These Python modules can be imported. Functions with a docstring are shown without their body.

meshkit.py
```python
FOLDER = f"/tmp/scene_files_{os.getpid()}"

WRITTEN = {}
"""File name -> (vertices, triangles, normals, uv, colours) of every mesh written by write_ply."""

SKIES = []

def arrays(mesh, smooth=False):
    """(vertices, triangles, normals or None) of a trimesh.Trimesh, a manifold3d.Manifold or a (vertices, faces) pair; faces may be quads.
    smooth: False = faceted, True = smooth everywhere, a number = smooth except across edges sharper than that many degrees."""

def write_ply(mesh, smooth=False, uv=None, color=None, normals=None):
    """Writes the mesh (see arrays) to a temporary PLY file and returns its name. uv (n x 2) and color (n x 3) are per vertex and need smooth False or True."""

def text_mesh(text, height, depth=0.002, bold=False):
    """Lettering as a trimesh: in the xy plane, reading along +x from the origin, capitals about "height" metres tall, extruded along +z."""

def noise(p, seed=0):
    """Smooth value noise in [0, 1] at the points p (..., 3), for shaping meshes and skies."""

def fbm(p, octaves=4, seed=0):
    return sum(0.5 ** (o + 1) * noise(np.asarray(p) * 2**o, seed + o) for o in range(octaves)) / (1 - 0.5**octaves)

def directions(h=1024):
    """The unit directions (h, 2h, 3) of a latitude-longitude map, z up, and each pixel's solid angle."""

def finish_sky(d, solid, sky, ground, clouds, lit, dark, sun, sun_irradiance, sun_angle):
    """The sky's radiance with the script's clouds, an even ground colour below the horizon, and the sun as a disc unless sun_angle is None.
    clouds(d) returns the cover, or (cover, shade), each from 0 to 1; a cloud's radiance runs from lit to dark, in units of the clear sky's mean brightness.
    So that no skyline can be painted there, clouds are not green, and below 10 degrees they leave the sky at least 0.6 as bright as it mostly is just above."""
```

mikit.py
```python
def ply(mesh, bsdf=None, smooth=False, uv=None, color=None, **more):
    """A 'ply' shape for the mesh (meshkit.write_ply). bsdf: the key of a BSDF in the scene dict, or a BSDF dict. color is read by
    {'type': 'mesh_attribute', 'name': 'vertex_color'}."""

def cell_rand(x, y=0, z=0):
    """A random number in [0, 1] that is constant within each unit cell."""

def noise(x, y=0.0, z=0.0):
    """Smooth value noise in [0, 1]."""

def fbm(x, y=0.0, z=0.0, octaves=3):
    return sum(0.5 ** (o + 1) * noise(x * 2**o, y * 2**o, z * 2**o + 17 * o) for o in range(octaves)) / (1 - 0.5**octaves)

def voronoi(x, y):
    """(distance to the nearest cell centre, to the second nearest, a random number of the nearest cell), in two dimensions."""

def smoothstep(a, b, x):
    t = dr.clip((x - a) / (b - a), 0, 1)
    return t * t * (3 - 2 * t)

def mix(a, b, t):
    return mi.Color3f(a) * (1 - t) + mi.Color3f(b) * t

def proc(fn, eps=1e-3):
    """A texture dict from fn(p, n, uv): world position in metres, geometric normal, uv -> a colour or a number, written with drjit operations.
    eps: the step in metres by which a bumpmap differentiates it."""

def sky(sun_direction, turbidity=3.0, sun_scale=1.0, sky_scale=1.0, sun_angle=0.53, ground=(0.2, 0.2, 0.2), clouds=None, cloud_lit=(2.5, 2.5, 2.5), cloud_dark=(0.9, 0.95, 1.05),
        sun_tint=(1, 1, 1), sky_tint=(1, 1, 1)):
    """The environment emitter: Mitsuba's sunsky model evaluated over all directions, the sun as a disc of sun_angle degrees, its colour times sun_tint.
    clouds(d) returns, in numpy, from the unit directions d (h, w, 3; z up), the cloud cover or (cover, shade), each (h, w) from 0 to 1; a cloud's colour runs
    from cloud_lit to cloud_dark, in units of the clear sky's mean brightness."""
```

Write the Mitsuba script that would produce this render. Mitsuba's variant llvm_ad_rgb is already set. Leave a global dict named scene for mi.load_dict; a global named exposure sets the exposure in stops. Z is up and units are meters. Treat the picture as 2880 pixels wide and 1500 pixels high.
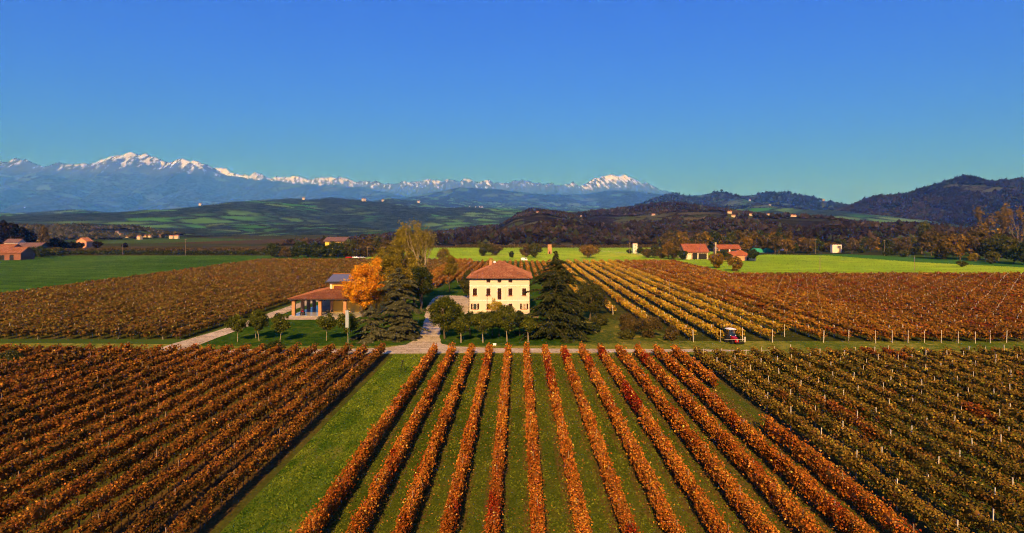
import math
import numpy as np, trimesh, mitsuba as mi, drjit as dr, mikit, meshkit
from mikit import noise, fbm, voronoi, cell_rand, smoothstep, mix
from shapely.geometry import Polygon, box as sbox
from shapely.ops import unary_union

T = mi.ScalarTransform4f
scene, labels = {}, {}

# ------------------------------------------------------------------ camera, sky, exposure, air
CAM_Z = 21.0
scene['camera'] = {'type': 'perspective', 'fov': 73.74, 'fov_axis': 'x', 'near_clip': 1.0, 'far_clip': 90000.0,
                   'principal_point_offset_x': -0.0066, 'principal_point_offset_y': 0.0773,
                   'to_world': T().look_at(origin=[0, 0, CAM_Z], target=[0, 100, CAM_Z], up=[0, 0, 1]),
                   'medium': {'type': 'ref', 'id': 'air'}}
SUN = (-0.07, -0.88, 0.45)
scene['sky'] = mikit.sky(SUN, turbidity=2.0, sun_tint=(1.0, 0.87, 0.68), sky_tint=(0.125, 0.345, 1.52), sky_scale=0.87, sun_angle=1.6, ground=(0.12, 0.10, 0.05))
exposure = 2.45
AIR = 1.25e-5
scene['air'] = {'type': 'homogeneous', 'albedo': {'type': 'rgb', 'value': [0.95, 0.95, 0.95]},
                'sigma_t': {'type': 'rgb', 'value': [0.42 * AIR, 1.9 * AIR, 7.0 * AIR]}}
scene['haze'] = {'type': 'cube', 'to_world': T().translate([0, 20000, 1400]).scale([42000, 32000, 1403]),
                 'bsdf': {'type': 'null'}, 'interior': {'type': 'ref', 'id': 'air'}}
labels['haze'] = {'label': 'thin blue air over the whole valley', 'category': 'haze', 'kind': 'stuff'}

# ------------------------------------------------------------------ materials
def rgb(*c): return {'type': 'rgb', 'value': list(c)}
def lam(name, tex): scene[name] = {'type': 'twosided', 'bsdf': {'type': 'diffuse', 'reflectance': tex}}
def plain(name, c, rough=0.6, metal=0.0, spec=0.3):
    scene[name] = {'type': 'twosided', 'bsdf': {'type': 'principled', 'base_color': rgb(*c), 'roughness': rough, 'metallic': metal, 'specular': spec}}

scene['m_leaf'] = {'type': 'principledthin', 'base_color': {'type': 'mesh_attribute', 'name': 'vertex_color'}, 'roughness': 0.55, 'diff_trans': 0.7, 'eta': 1.3}
scene['m_core'] = {'type': 'twosided', 'bsdf': {'type': 'diffuse', 'reflectance': {'type': 'mesh_attribute', 'name': 'vertex_color'}}}

def grass_tex(dark, light, dry, dryness=0.3, scale=1.0, streak=0.0, tram=0.0):
    def f(p, n, uv):
        a = fbm(p.x * 0.11 * scale, p.y * 0.07 * scale, 1.0, 3)
        b = fbm(p.x * 1.3 * scale, p.y * (0.8 - 0.6 * streak) * scale, 2.0, 3)
        c = noise(p.x * 7.0, p.y * 6.0, 3.0)
        d = fbm(p.x * 0.35 * scale + 40, p.y * (0.3 - 0.24 * streak) * scale, 4.0, 3)
        col = mix(dark, light, smoothstep(0.34, 0.66, 0.35 * a + 0.40 * b + 0.25 * c))
        if tram:
            q = (p.x * 0.22 + p.y) / 13.0
            q = dr.abs(q - dr.floor(q) - 0.5)
            col = col * (1.0 - tram * smoothstep(0.10, 0.03, q) + 0.9 * tram * (fbm(p.x * 0.006, p.y * 0.035, 8.0, 3) - 0.5))
        return mix(col, mi.Color3f(dry), smoothstep(0.55, 0.78, 0.45 * d + 0.3 * b + 0.25 * a) * dryness)
    return mikit.proc(f)

def rows_tex(x0, sp, dark, light, soil, strip=0.55, blotch=0.5):
    """alley grass with a weedy soil strip under each row (rows run along y, at x0 + k*sp)"""
    def f(p, n, uv):
        t = (p.x - x0) / sp
        t = dr.abs(t - dr.floor(t + 0.5)) * sp
        b = fbm(p.x * 1.1, p.y * 0.5, 2.0, 3)
        c = noise(p.x * 6.5, p.y * 5.5, 3.0)
        a = fbm(p.x * 0.09, p.y * 0.06, 7.0, 3)
        g = mix(dark, light, smoothstep(0.25, 0.75, 0.4 * a + 0.3 * b + 0.3 * c))
        s = mi.Color3f(soil) * (0.55 + 0.9 * c)
        tr = smoothstep(0.34, 0.10, dr.abs(t - sp * 0.5 + 0.78)) * smoothstep(0.35, 0.6, fbm(p.x * 0.3, p.y * 0.18, 9.0, 3))
        g = mix(g, mi.Color3f(soil) * (0.8 + 0.5 * c), tr * 0.75)
        w = smoothstep(strip + 0.45, strip - 0.15, t + 0.9 * (b - 0.5))
        w = dr.maximum(w, smoothstep(0.52, 0.75, 0.5 * a + 0.5 * b) * blotch)
        return mix(g, s, w)
    return mikit.proc(f)

def gravel_f(p, n, uv):
    a = fbm(p.x * 0.5, p.y * 0.5, 0.0, 3)
    b = noise(p.x * 5, p.y * 5, 0.0)
    c = fbm(p.x * 1.6, p.y * 1.6, 5.0, 2)
    t = fbm(p.x * 0.12, p.y * 1.5, 7.0, 3)
    g = mix((0.40, 0.31, 0.175), (0.66, 0.55, 0.35), smoothstep(0.3, 0.7, 0.35 * a + 0.3 * b + 0.35 * t))
    return mix(g, (0.10, 0.10, 0.035), smoothstep(0.62, 0.85, c) * 0.35)

def field_patch_f(p, n, uv):
    w = fbm(p.x * 0.004, p.y * 0.003, 0.0, 3) * 0.8
    f1, f2, r = voronoi(p.x / 260.0 + w, p.y / 170.0 + w)
    g = mix((0.045, 0.085, 0.015), (0.10, 0.15, 0.02), r)
    g = dr.select(r > 0.6, mix((0.085, 0.055, 0.022), (0.05, 0.06, 0.018), cell_rand(r * 991)), g)
    return g * (0.7 + 0.6 * fbm(p.x * 0.05, p.y * 0.05, 3.0, 3))

lam('m_ground', mikit.proc(field_patch_f))
lam('m_alley_mid', rows_tex(-13.5, 2.95, (0.040, 0.066, 0.006), (0.096, 0.122, 0.013), (0.120, 0.080, 0.018), 0.40, 0.35))
lam('m_alley_left', rows_tex(-21.9, 2.72, (0.058, 0.062, 0.009), (0.105, 0.110, 0.015), (0.125, 0.070, 0.018), 0.5, 0.55))
lam('m_alley_right', rows_tex(27.85, 2.95, (0.040, 0.075, 0.009), (0.095, 0.125, 0.017), (0.105, 0.080, 0.020), 0.35, 0.45))
lam('m_alley_far', grass_tex((0.038, 0.046, 0.008), (0.085, 0.088, 0.014), (0.15, 0.10, 0.024), 0.6))
lam('m_alley_back', rows_tex(-13.5, 2.95, (0.025, 0.050, 0.010), (0.055, 0.085, 0.014), (0.06, 0.05, 0.015), 0.2, 0.2))
lam('m_strip', grass_tex((0.030, 0.072, 0.005), (0.105, 0.155, 0.013), (0.24, 0.21, 0.03), 0.7, 1.0, 0.7))
lam('m_lawn', grass_tex((0.020, 0.060, 0.005), (0.060, 0.115, 0.010), (0.17, 0.16, 0.025), 0.45))
lam('m_verge', grass_tex((0.085, 0.13, 0.012), (0.24, 0.23, 0.028), (0.42, 0.33, 0.065), 0.9))
lam('m_rough', grass_tex((0.05, 0.085, 0.011), (0.16, 0.155, 0.022), (0.40, 0.28, 0.055), 0.95, 1.4))
lam('m_gravel', mikit.proc(gravel_f))
lam('m_field_left', grass_tex((0.042, 0.110, 0.014), (0.085, 0.170, 0.020), (0.11, 0.14, 0.024), 0.5, 0.25, 0.0, 0.45))
lam('m_field_bright', grass_tex((0.25, 0.42, 0.020), (0.37, 0.53, 0.028), (0.56, 0.56, 0.04), 0.7, 0.12, 0.0, 0.42))
lam('m_field_deep', grass_tex((0.045, 0.15, 0.02), (0.075, 0.19, 0.03), (0.09, 0.17, 0.02), 0.4, 0.2))
lam('m_field_brown', grass_tex((0.05, 0.045, 0.016), (0.085, 0.065, 0.02), (0.10, 0.075, 0.02), 0.5, 0.3))

def plaster_tex(base, stain):
    def f(p, n, uv):
        a = fbm(p.x * 0.6, p.y * 0.6, p.z * 0.5, 3)
        b = fbm(p.x * 2.5, p.y * 2.5, p.z * 0.7, 3)
        low = smoothstep(1.6, 0.0, p.z + 1.2 * (b - 0.5))
        c = mi.Color3f(base) * (0.90 + 0.2 * a)
        return mix(c, mi.Color3f(stain), smoothstep(0.5, 0.8, b) * 0.25 + low * 0.3)
    return mikit.proc(f)

lam('m_plaster', plaster_tex((0.66, 0.565, 0.43), (0.55, 0.46, 0.32)))
lam('m_yellow', plaster_tex((0.86, 0.56, 0.09), (0.50, 0.36, 0.14)))
lam('m_white', plaster_tex((0.72, 0.66, 0.54), (0.50, 0.44, 0.33)))
lam('m_creamwall', plaster_tex((0.55, 0.45, 0.28), (0.36, 0.30, 0.19)))
lam('m_pinkwall', plaster_tex((0.62, 0.30, 0.17), (0.45, 0.24, 0.14)))
lam('m_greywall', plaster_tex((0.09, 0.10, 0.10), (0.06, 0.07, 0.06)))

def brick_tex(c1, c2, mortar):
    def f(p, n, uv):
        h = dr.select(dr.abs(n.x) > dr.abs(n.y), p.y, p.x)
        row = p.z / 0.075
        col = h / 0.26 + 0.5 * (dr.floor(row) - 2 * dr.floor(row * 0.5))
        r = cell_rand(col, row, 1.0)
        fr, fc = row - dr.floor(row), col - dr.floor(col)
        m = (fr < 0.14) | (fc < 0.06)
        b = mix(c1, c2, r) * (0.75 + 0.5 * fbm(p.x * 0.7, p.y * 0.7, p.z * 0.7, 3))
        return dr.select(m, mi.Color3f(mortar), b)
    return mikit.proc(f)

lam('m_brick', brick_tex((0.40, 0.17, 0.08), (0.52, 0.27, 0.13), (0.42, 0.30, 0.18)))
lam('m_brick_dark', brick_tex((0.20, 0.075, 0.05), (0.27, 0.11, 0.07), (0.22, 0.14, 0.10)))

def tile_tex(c1, c2, c3):
    def f(p, n, uv):
        r = cell_rand(uv.x, uv.y, 2.0)
        a = fbm(p.x * 0.5, p.y * 0.5, p.z * 0.5, 3)
        b = noise(p.x * 9, p.y * 9, p.z * 9)
        c = mix(c1, c2, r)
        c = mix(c, c3, smoothstep(0.6, 0.95, cell_rand(uv.x + 77, uv.y, 5.0)) * 0.5)
        return c * (0.62 + 0.5 * a + 0.25 * b)
    return mikit.proc(f)

lam('m_tile', tile_tex((0.30, 0.105, 0.048), (0.43, 0.18, 0.085), (0.52, 0.32, 0.18)))
lam('m_tile_brown', tile_tex((0.24, 0.085, 0.04), (0.35, 0.14, 0.065), (0.42, 0.25, 0.14)))
lam('m_tile_red', tile_tex((0.28, 0.080, 0.036), (0.37, 0.115, 0.05), (0.42, 0.20, 0.10)))
lam('m_tile_grey', tile_tex((0.15, 0.085, 0.075), (0.20, 0.12, 0.10), (0.22, 0.15, 0.13)))
def wood_f(p, n, uv):
    g = fbm(p.x * 3, p.y * 3, p.z * 18, 3)
    return mix((0.030, 0.012, 0.008), (0.060, 0.026, 0.016), g)
lam('m_shutter', mikit.proc(wood_f))
def plank_f(p, n, uv):
    g = fbm(p.x * 2, p.y * 12, p.z * 9, 3)
    return mix((0.17, 0.12, 0.075), (0.32, 0.24, 0.16), g)
lam('m_plank', mikit.proc(plank_f))
def conc_f(p, n, uv):
    g = fbm(p.x * 4, p.y * 4, p.z * 4, 3)
    return mix((0.42, 0.37, 0.29), (0.66, 0.60, 0.48), g)
lam('m_concrete', mikit.proc(conc_f))
def bark_f(p, n, uv):
    g = fbm(p.x * 9, p.y * 9, p.z * 2.2, 3)
    return mix((0.055, 0.038, 0.024), (0.17, 0.13, 0.085), g)
lam('m_bark', mikit.proc(bark_f))
lam('m_bark_pale', mikit.proc(lambda p, n, uv: mix((0.20, 0.15, 0.10), (0.42, 0.35, 0.24), fbm(p.x * 9, p.y * 9, p.z * 2.5, 3))))
plain('m_dark', (0.012, 0.011, 0.011), 0.5)
plain('m_iron', (0.03, 0.025, 0.022), 0.45, 0.3)
plain('m_paint_white', (0.78, 0.78, 0.76), 0.35)
plain('m_paint_red', (0.38, 0.010, 0.012), 0.25)
plain('m_rubber', (0.018, 0.018, 0.019), 0.8)
plain('m_green_paint', (0.03, 0.10, 0.035), 0.4)
plain('m_grey_sign', (0.30, 0.34, 0.37), 0.5)
plain('m_tarp', (0.03, 0.30, 0.19), 0.5)
plain('m_steel', (0.42, 0.42, 0.42), 0.35, 0.9)
plain('m_floor', (0.30, 0.29, 0.28), 0.18, 0.0, 0.6)
plain('m_panel', (0.13, 0.135, 0.17), 0.45, 0.0, 0.3)
plain('m_glass', (0.035, 0.05, 0.045), 0.08, 0.0, 0.9)
plain('m_curtain', (0.42, 0.34, 0.24), 0.8)
plain('m_orange_sill', (0.45, 0.16, 0.06), 0.7)
plain('m_silver', (0.55, 0.56, 0.58), 0.25, 0.6)

# ------------------------------------------------------------------ helpers
def numbered(name):
    if not any(k == name or k.startswith(name + '__') for k in list(scene) + list(labels)): return name
    i = 1
    while f'{name}_{i:03d}' in labels or f'{name}_{i:03d}' in scene: i += 1
    return f'{name}_{i:03d}'
_ct = {}
def key_for(name, parent=None):
    full = name if parent is None else parent + '__' + name
    i = _ct.get(full, 0); _ct[full] = i + 1
    return full if i == 0 else f'{full}_{i:03d}'
def thing(name, label, cat, group=None):
    k = key_for(name)
    labels[k] = {'label': label, 'category': cat}
    if group: labels[k]['group'] = group
    return k
def put(key, mesh, bsdf, smooth=False, color=None, uv=None):
    scene[key] = mikit.ply(mesh, bsdf, smooth=smooth, color=color, uv=uv)
    return key
def part(parent, name, mesh, bsdf, smooth=False, color=None, uv=None, stuff=False, label=None):
    k = key_for(name, parent)
    put(k, mesh, bsdf, smooth, color, uv)
    if stuff: labels.setdefault(k, {})['kind'] = 'stuff'
    if label: labels.setdefault(k, {})['label'] = label
    return k
def struct(name, label, mesh, bsdf, smooth=False):
    k = key_for(name)
    put(k, mesh, bsdf, smooth)
    labels[k] = {'label': label, 'kind': 'structure'}
    return k
def cat(ms): return trimesh.util.concatenate(ms)
def bx(x0, x1, y0, y1, z0, z1):
    m = trimesh.creation.box((x1 - x0, y1 - y0, z1 - z0)); m.apply_translation(((x0 + x1) / 2, (y0 + y1) / 2, (z0 + z1) / 2)); return m
def placer(x, y, deg, z=0.0):
    M = trimesh.transformations.rotation_matrix(math.radians(deg), [0, 0, 1]); M[:3, 3] = (x, y, z)
    return lambda m: m.copy().apply_transform(M)
def panel(poly, thick, y=0.0):
    """an upright wall slab: polygon in (x, z), from y to y + thick"""
    ms = [trimesh.creation.extrude_polygon(g, thick, engine='earcut') for g in getattr(poly, 'geoms', [poly]) if g.geom_type == 'Polygon']
    m = cat(ms); v = m.vertices
    return trimesh.Trimesh(np.stack([v[:, 0], y + v[:, 2], v[:, 1]], 1), m.faces[:, ::-1], process=False)
def side_panel(poly, thick, x=0.0):
    """the same with the polygon in (y, z), from x to x + thick"""
    ms = [trimesh.creation.extrude_polygon(g, thick, engine='earcut') for g in getattr(poly, 'geoms', [poly]) if g.geom_type == 'Polygon']
    m = cat(ms); v = m.vertices
    return trimesh.Trimesh(np.stack([x + v[:, 2], v[:, 0], v[:, 1]], 1), m.faces, process=False)
def tube(pts, rad, sides=6):
    p = np.asarray(pts, float); rad = np.broadcast_to(np.asarray(rad, float), (len(p),))
    t = np.gradient(p, axis=0); t /= np.linalg.norm(t, axis=1, keepdims=True) + 1e-9
    ref = np.where(np.abs(t[:, 2:]) < 0.9, [0, 0, 1.0], [1.0, 0, 0])
    a = np.cross(t, ref); a /= np.linalg.norm(a, axis=1, keepdims=True); b = np.cross(t, a)
    an = np.arange(sides) * 2 * np.pi / sides
    v = (p[:, None] + rad[:, None, None] * (np.cos(an)[None, :, None] * a[:, None] + np.sin(an)[None, :, None] * b[:, None])).reshape(-1, 3)
    f = []
    for i in range(len(p) - 1):
        for j in range(sides):
            q = [i * sides + j, i * sides + (j + 1) % sides, (i + 1) * sides + (j + 1) % sides, (i + 1) * sides + j]
            f += [[q[0], q[1], q[2]], [q[0], q[2], q[3]]]
    n = len(p) - 1
    for j in range(1, sides - 1): f.append([n * sides, n * sides + j, n * sides + j + 1])
    return trimesh.Trimesh(v, f, process=False)
def slab(pts, z0, z1):
    m = trimesh.creation.extrude_polygon(Polygon(pts), z1 - z0, engine='earcut'); m.apply_translation((0, 0, z0)); return m
def rough(pts, step=2.0, amp=0.3, seed=0):
    out = []
    for (a, b) in zip(pts, pts[1:] + pts[:1]):
        a, b = np.array(a, float), np.array(b, float); L = np.linalg.norm(b - a); n = max(1, int(L / step))
        for i in range(n): out.append(a + (b - a) * i / n)
    out = np.array(out)
    q = np.stack([out[:, 0] * 0.35, out[:, 1] * 0.35, np.zeros(len(out))], 1)
    d = np.stack([meshkit.fbm(q, 3, seed), meshkit.fbm(q + 50, 3, seed)], 1) - 0.5
    return [tuple(p) for p in out + 2 * amp * d]
def sheet(pts, z, step=None, amp=0.3, seed=0):
    p = Polygon(rough(pts, step, amp, seed) if step else pts)
    if not p.is_valid: p = p.buffer(0)
    vs, fs, at = [], [], 0
    for g in getattr(p, 'geoms', [p]):
        x0, y0, x1, y1 = g.bounds; c = max(25.0, (x1 - x0) / 12, (y1 - y0) / 12)
        for i in range(int(math.ceil((x1 - x0) / c))):
            for j in range(int(math.ceil((y1 - y0) / c))):
                q = g.intersection(sbox(x0 + i * c, y0 + j * c, x0 + (i + 1) * c, y0 + (j + 1) * c))
                for h in getattr(q, 'geoms', [q]):
                    if h.geom_type != 'Polygon' or h.area < 1e-6: continue
                    v, f = trimesh.creation.triangulate_polygon(h, engine='earcut')
                    f = np.asarray(f)
                    e1, e2 = v[f[:, 1]] - v[f[:, 0]], v[f[:, 2]] - v[f[:, 0]]
                    f = np.where((e1[:, 0] * e2[:, 1] - e1[:, 1] * e2[:, 0] < 0)[:, None], f[:, ::-1], f)
                    vs.append(np.column_stack([v, np.full(len(v), z)])); fs.append(f + at); at += len(v)
    return trimesh.Trimesh(np.vstack(vs), np.vstack(fs), process=False)

class Leaves:
    """collects leaf-sized faces with a colour each"""
    def __init__(s): s.v, s.f, s.c, s.n = [], [], [], 0
    def quads(s, P, A, B, C):
        n = len(P); s.v.append(np.stack([P - A, P - B, P + A, P + B], 1).reshape(-1, 3))
        i = s.n + 4 * np.arange(n)
        s.f.append(np.concatenate([np.stack([i, i + 1, i + 2], 1), np.stack([i, i + 2, i + 3], 1)])); s.c.append(np.repeat(C, 4, 0)); s.n += 4 * n
    def tris(s, P, A, B, C):
        n = len(P); s.v.append(np.stack([P - A, P + 0.7 * A + B, P + 0.7 * A - B], 1).reshape(-1, 3))
        i = s.n + 3 * np.arange(n)
        s.f.append(np.stack([i, i + 1, i + 2], 1)); s.c.append(np.repeat(C, 3, 0)); s.n += 3 * n
    def raw(s, V, F, C):
        s.v.append(V); s.f.append(np.asarray(F) + s.n); s.c.append(C); s.n += len(V)
    def mesh(s): return np.vstack(s.v), np.vstack(s.f)
    def color(s): return np.clip(np.vstack(s.c), 0.001, 0.95)
def unit(v): return v / (np.linalg.norm(v, axis=-1, keepdims=True) + 1e-9)
def frame(N, rng):
    A = unit(np.cross(N, rng.normal(size=N.shape))); return A, np.cross(N, A)
def n1(y, seed, k=0.0): y = np.asarray(y, float); return meshkit.fbm(np.stack([y, np.full_like(y, k), np.full_like(y, seed * 7.31)], -1), 3, seed)

# ------------------------------------------------------------------ the plain
gx = np.unique(np.concatenate([np.linspace(-41000, 41000, 42), np.linspace(-3000, 3000, 61), np.linspace(-400, 400, 33)]))
gy = np.unique(np.concatenate([np.linspace(-11000, 51000, 32), np.linspace(-500, 5000, 56), np.linspace(0, 800, 33)]))
GX, GY = np.meshgrid(gx, gy); nx_ = len(gx)
vv = np.stack([GX.ravel(), GY.ravel(), np.zeros(GX.size)], 1)
ii = (np.arange(len(gy) - 1)[:, None] * nx_ + np.arange(nx_ - 1)).ravel()
struct('ground', 'wide flat valley floor of grass and fields', trimesh.Trimesh(vv, np.concatenate([np.stack([ii, ii + 1, ii + nx_ + 1], 1), np.stack([ii, ii + nx_ + 1, ii + nx_], 1)]), process=False), 'm_ground')

struct('vineyard_ground', 'dark green grass alleys between the orange vine rows straight ahead', sheet([(-14.9, 26), (26.35, 26), (26.35, 111.2), (-14.9, 111.2)], 0.012), 'm_alley_mid')
struct('vineyard_ground', 'brownish alleys under the rust vine rows on the left', sheet([(-95, 26), (-20.4, 26), (-20.4, 111.2), (-95, 111.2)], 0.012), 'm_alley_left')
struct('vineyard_ground', 'shaded green alleys between the olive vine rows on the right', sheet([(26.35, 26), (98, 26), (98, 109), (26.35, 109)], 0.012), 'm_alley_right')
struct('grass_strip', 'broad mown grass strip between the two orange vine blocks', sheet([(-20.4, 26), (-14.9, 26), (-14.9, 111.2), (-20.4, 111.2)], 0.014), 'm_strip')
struct('grass_verge', 'yellowing grass verge along the gravel road', sheet([(-190, 111.2), (26.35, 111.2), (26.35, 109), (190, 109), (190, 124), (12, 124), (12, 121), (-14, 121), (-24, 119), (-190, 126)], 0.010), 'm_verge')
struct('lawn', 'green lawn with young trees in front of the portico building', sheet([(-56.5, 119), (-23, 118.6), (-20.5, 121), (-20, 160), (-30, 210), (-56, 200)], 0.013, 3, 0.4), 'm_lawn')
struct('lawn', 'shaded lawn under the trees before the yellow villa', sheet([(-15.2, 119), (11, 119), (14, 162), (14, 205), (-13, 165), (-16.2, 150)], 0.013, 3, 0.5), 'm_lawn')
struct('rough_grass', 'rough garden grass with dry yellow patches right of the conifer', sheet([(9.5, 121), (30, 121), (27.5, 135), (18, 160), (15, 215), (13.5, 215), (10, 160)], 0.016, 2, 0.7), 'm_rough')
struct('grass_lane', 'green grass lane behind the villa courtyard', sheet([(-30, 204), (-14, 203), (8, 200), (8, 262), (-18, 262), (-24, 255)], 0.013, 4, 0.8), 'm_lawn')
struct('gravel_road', 'pale gravel road crossing in front of the villa', sheet([(-62, 111.9), (-40, 111.8), (-18, 111.7), (0, 112.4), (20, 112.8), (32, 113.5), (44, 114.6), (32, 115.4), (10, 116.0), (-4, 116.8), (-11, 118.2), (-13.8, 121), (-14.8, 127), (-15.8, 138), (-17.2, 152), (-18.3, 163), (-12.2, 163.3), (-12.2, 203), (-24, 204), (-24.5, 190), (-23.2, 172), (-21.0, 152), (-19.4, 138), (-18.8, 127), (-20.0, 120), (-23, 117.2), (-30, 115.6), (-44, 115.4), (-55.5, 115.6), (-56.2, 120), (-56.2, 150), (-55.6, 186), (-48, 204), (-52, 207), (-59.6, 192), (-59.8, 140), (-61.5, 118)], 0.020, 1.2, 0.35, 3), 'm_gravel')
struct('terrace', 'pale concrete apron in front of the portico', sheet([(-54, 151.8), (-37, 151.2), (-36.5, 157), (-52.8, 157.2), (-55, 156)], 0.024, 1.5, 0.3, 5), 'm_gravel')
struct('vineyard_ground', 'grassy soil under the golden vineyard beyond the road', sheet([(27, 124), (215, 122), (300, 300), (88, 300), (88, 384), (20, 384), (12, 200), (18, 160)], 0.011), 'm_alley_far')
struct('vineyard_ground', 'grassy soil under the brown vineyard left of the portico building', sheet([(-150, 126), (-61, 126), (-61, 208), (-26, 208), (-26, 398), (-150, 398)], 0.011), 'm_alley_far')
struct('vineyard_ground', 'green alleys between the vine rows behind the villa', sheet([(-26, 262), (20, 262), (20, 384), (-26, 384)], 0.012), 'm_alley_back')
struct('field', 'smooth green field beyond the brown vineyard on the left', sheet([(-520, 150), (-150, 150), (-150, 398), (-110, 399), (-116, 476), (-560, 476), (-420, 400)], 0.015), 'm_field_left')
struct('field', 'bright green field behind the villa below the dark hills', sheet([(-96, 412), (-30, 402), (90, 388), (90, 432), (160, 455), (150, 640), (-120, 640)], 0.014), 'm_field_bright')
struct('field', 'bright yellow green field right of the farmhouses', sheet([(88, 278), (330, 278), (262, 320), (226, 391), (215, 480), (179, 492), (140, 452), (88, 432)], 0.018), 'm_field_bright')
struct('field', 'deep green strip of field behind the bright field on the right', sheet([(330, 278), (420, 300), (300, 350), (270, 407), (240, 498), (215, 496), (226, 391), (262, 320)], 0.020), 'm_field_deep')
struct('field', 'brown far field below the hills on the left', sheet([(-560, 480), (-110, 480), (-130, 690), (-680, 690)], 0.016), 'm_field_brown')
struct('farm_track', 'pale farm track running to the white tower', sheet([(66, 560), (68, 560), (97, 470), (102, 468), (101, 465), (95, 467)], 0.03), 'm_gravel')

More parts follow.
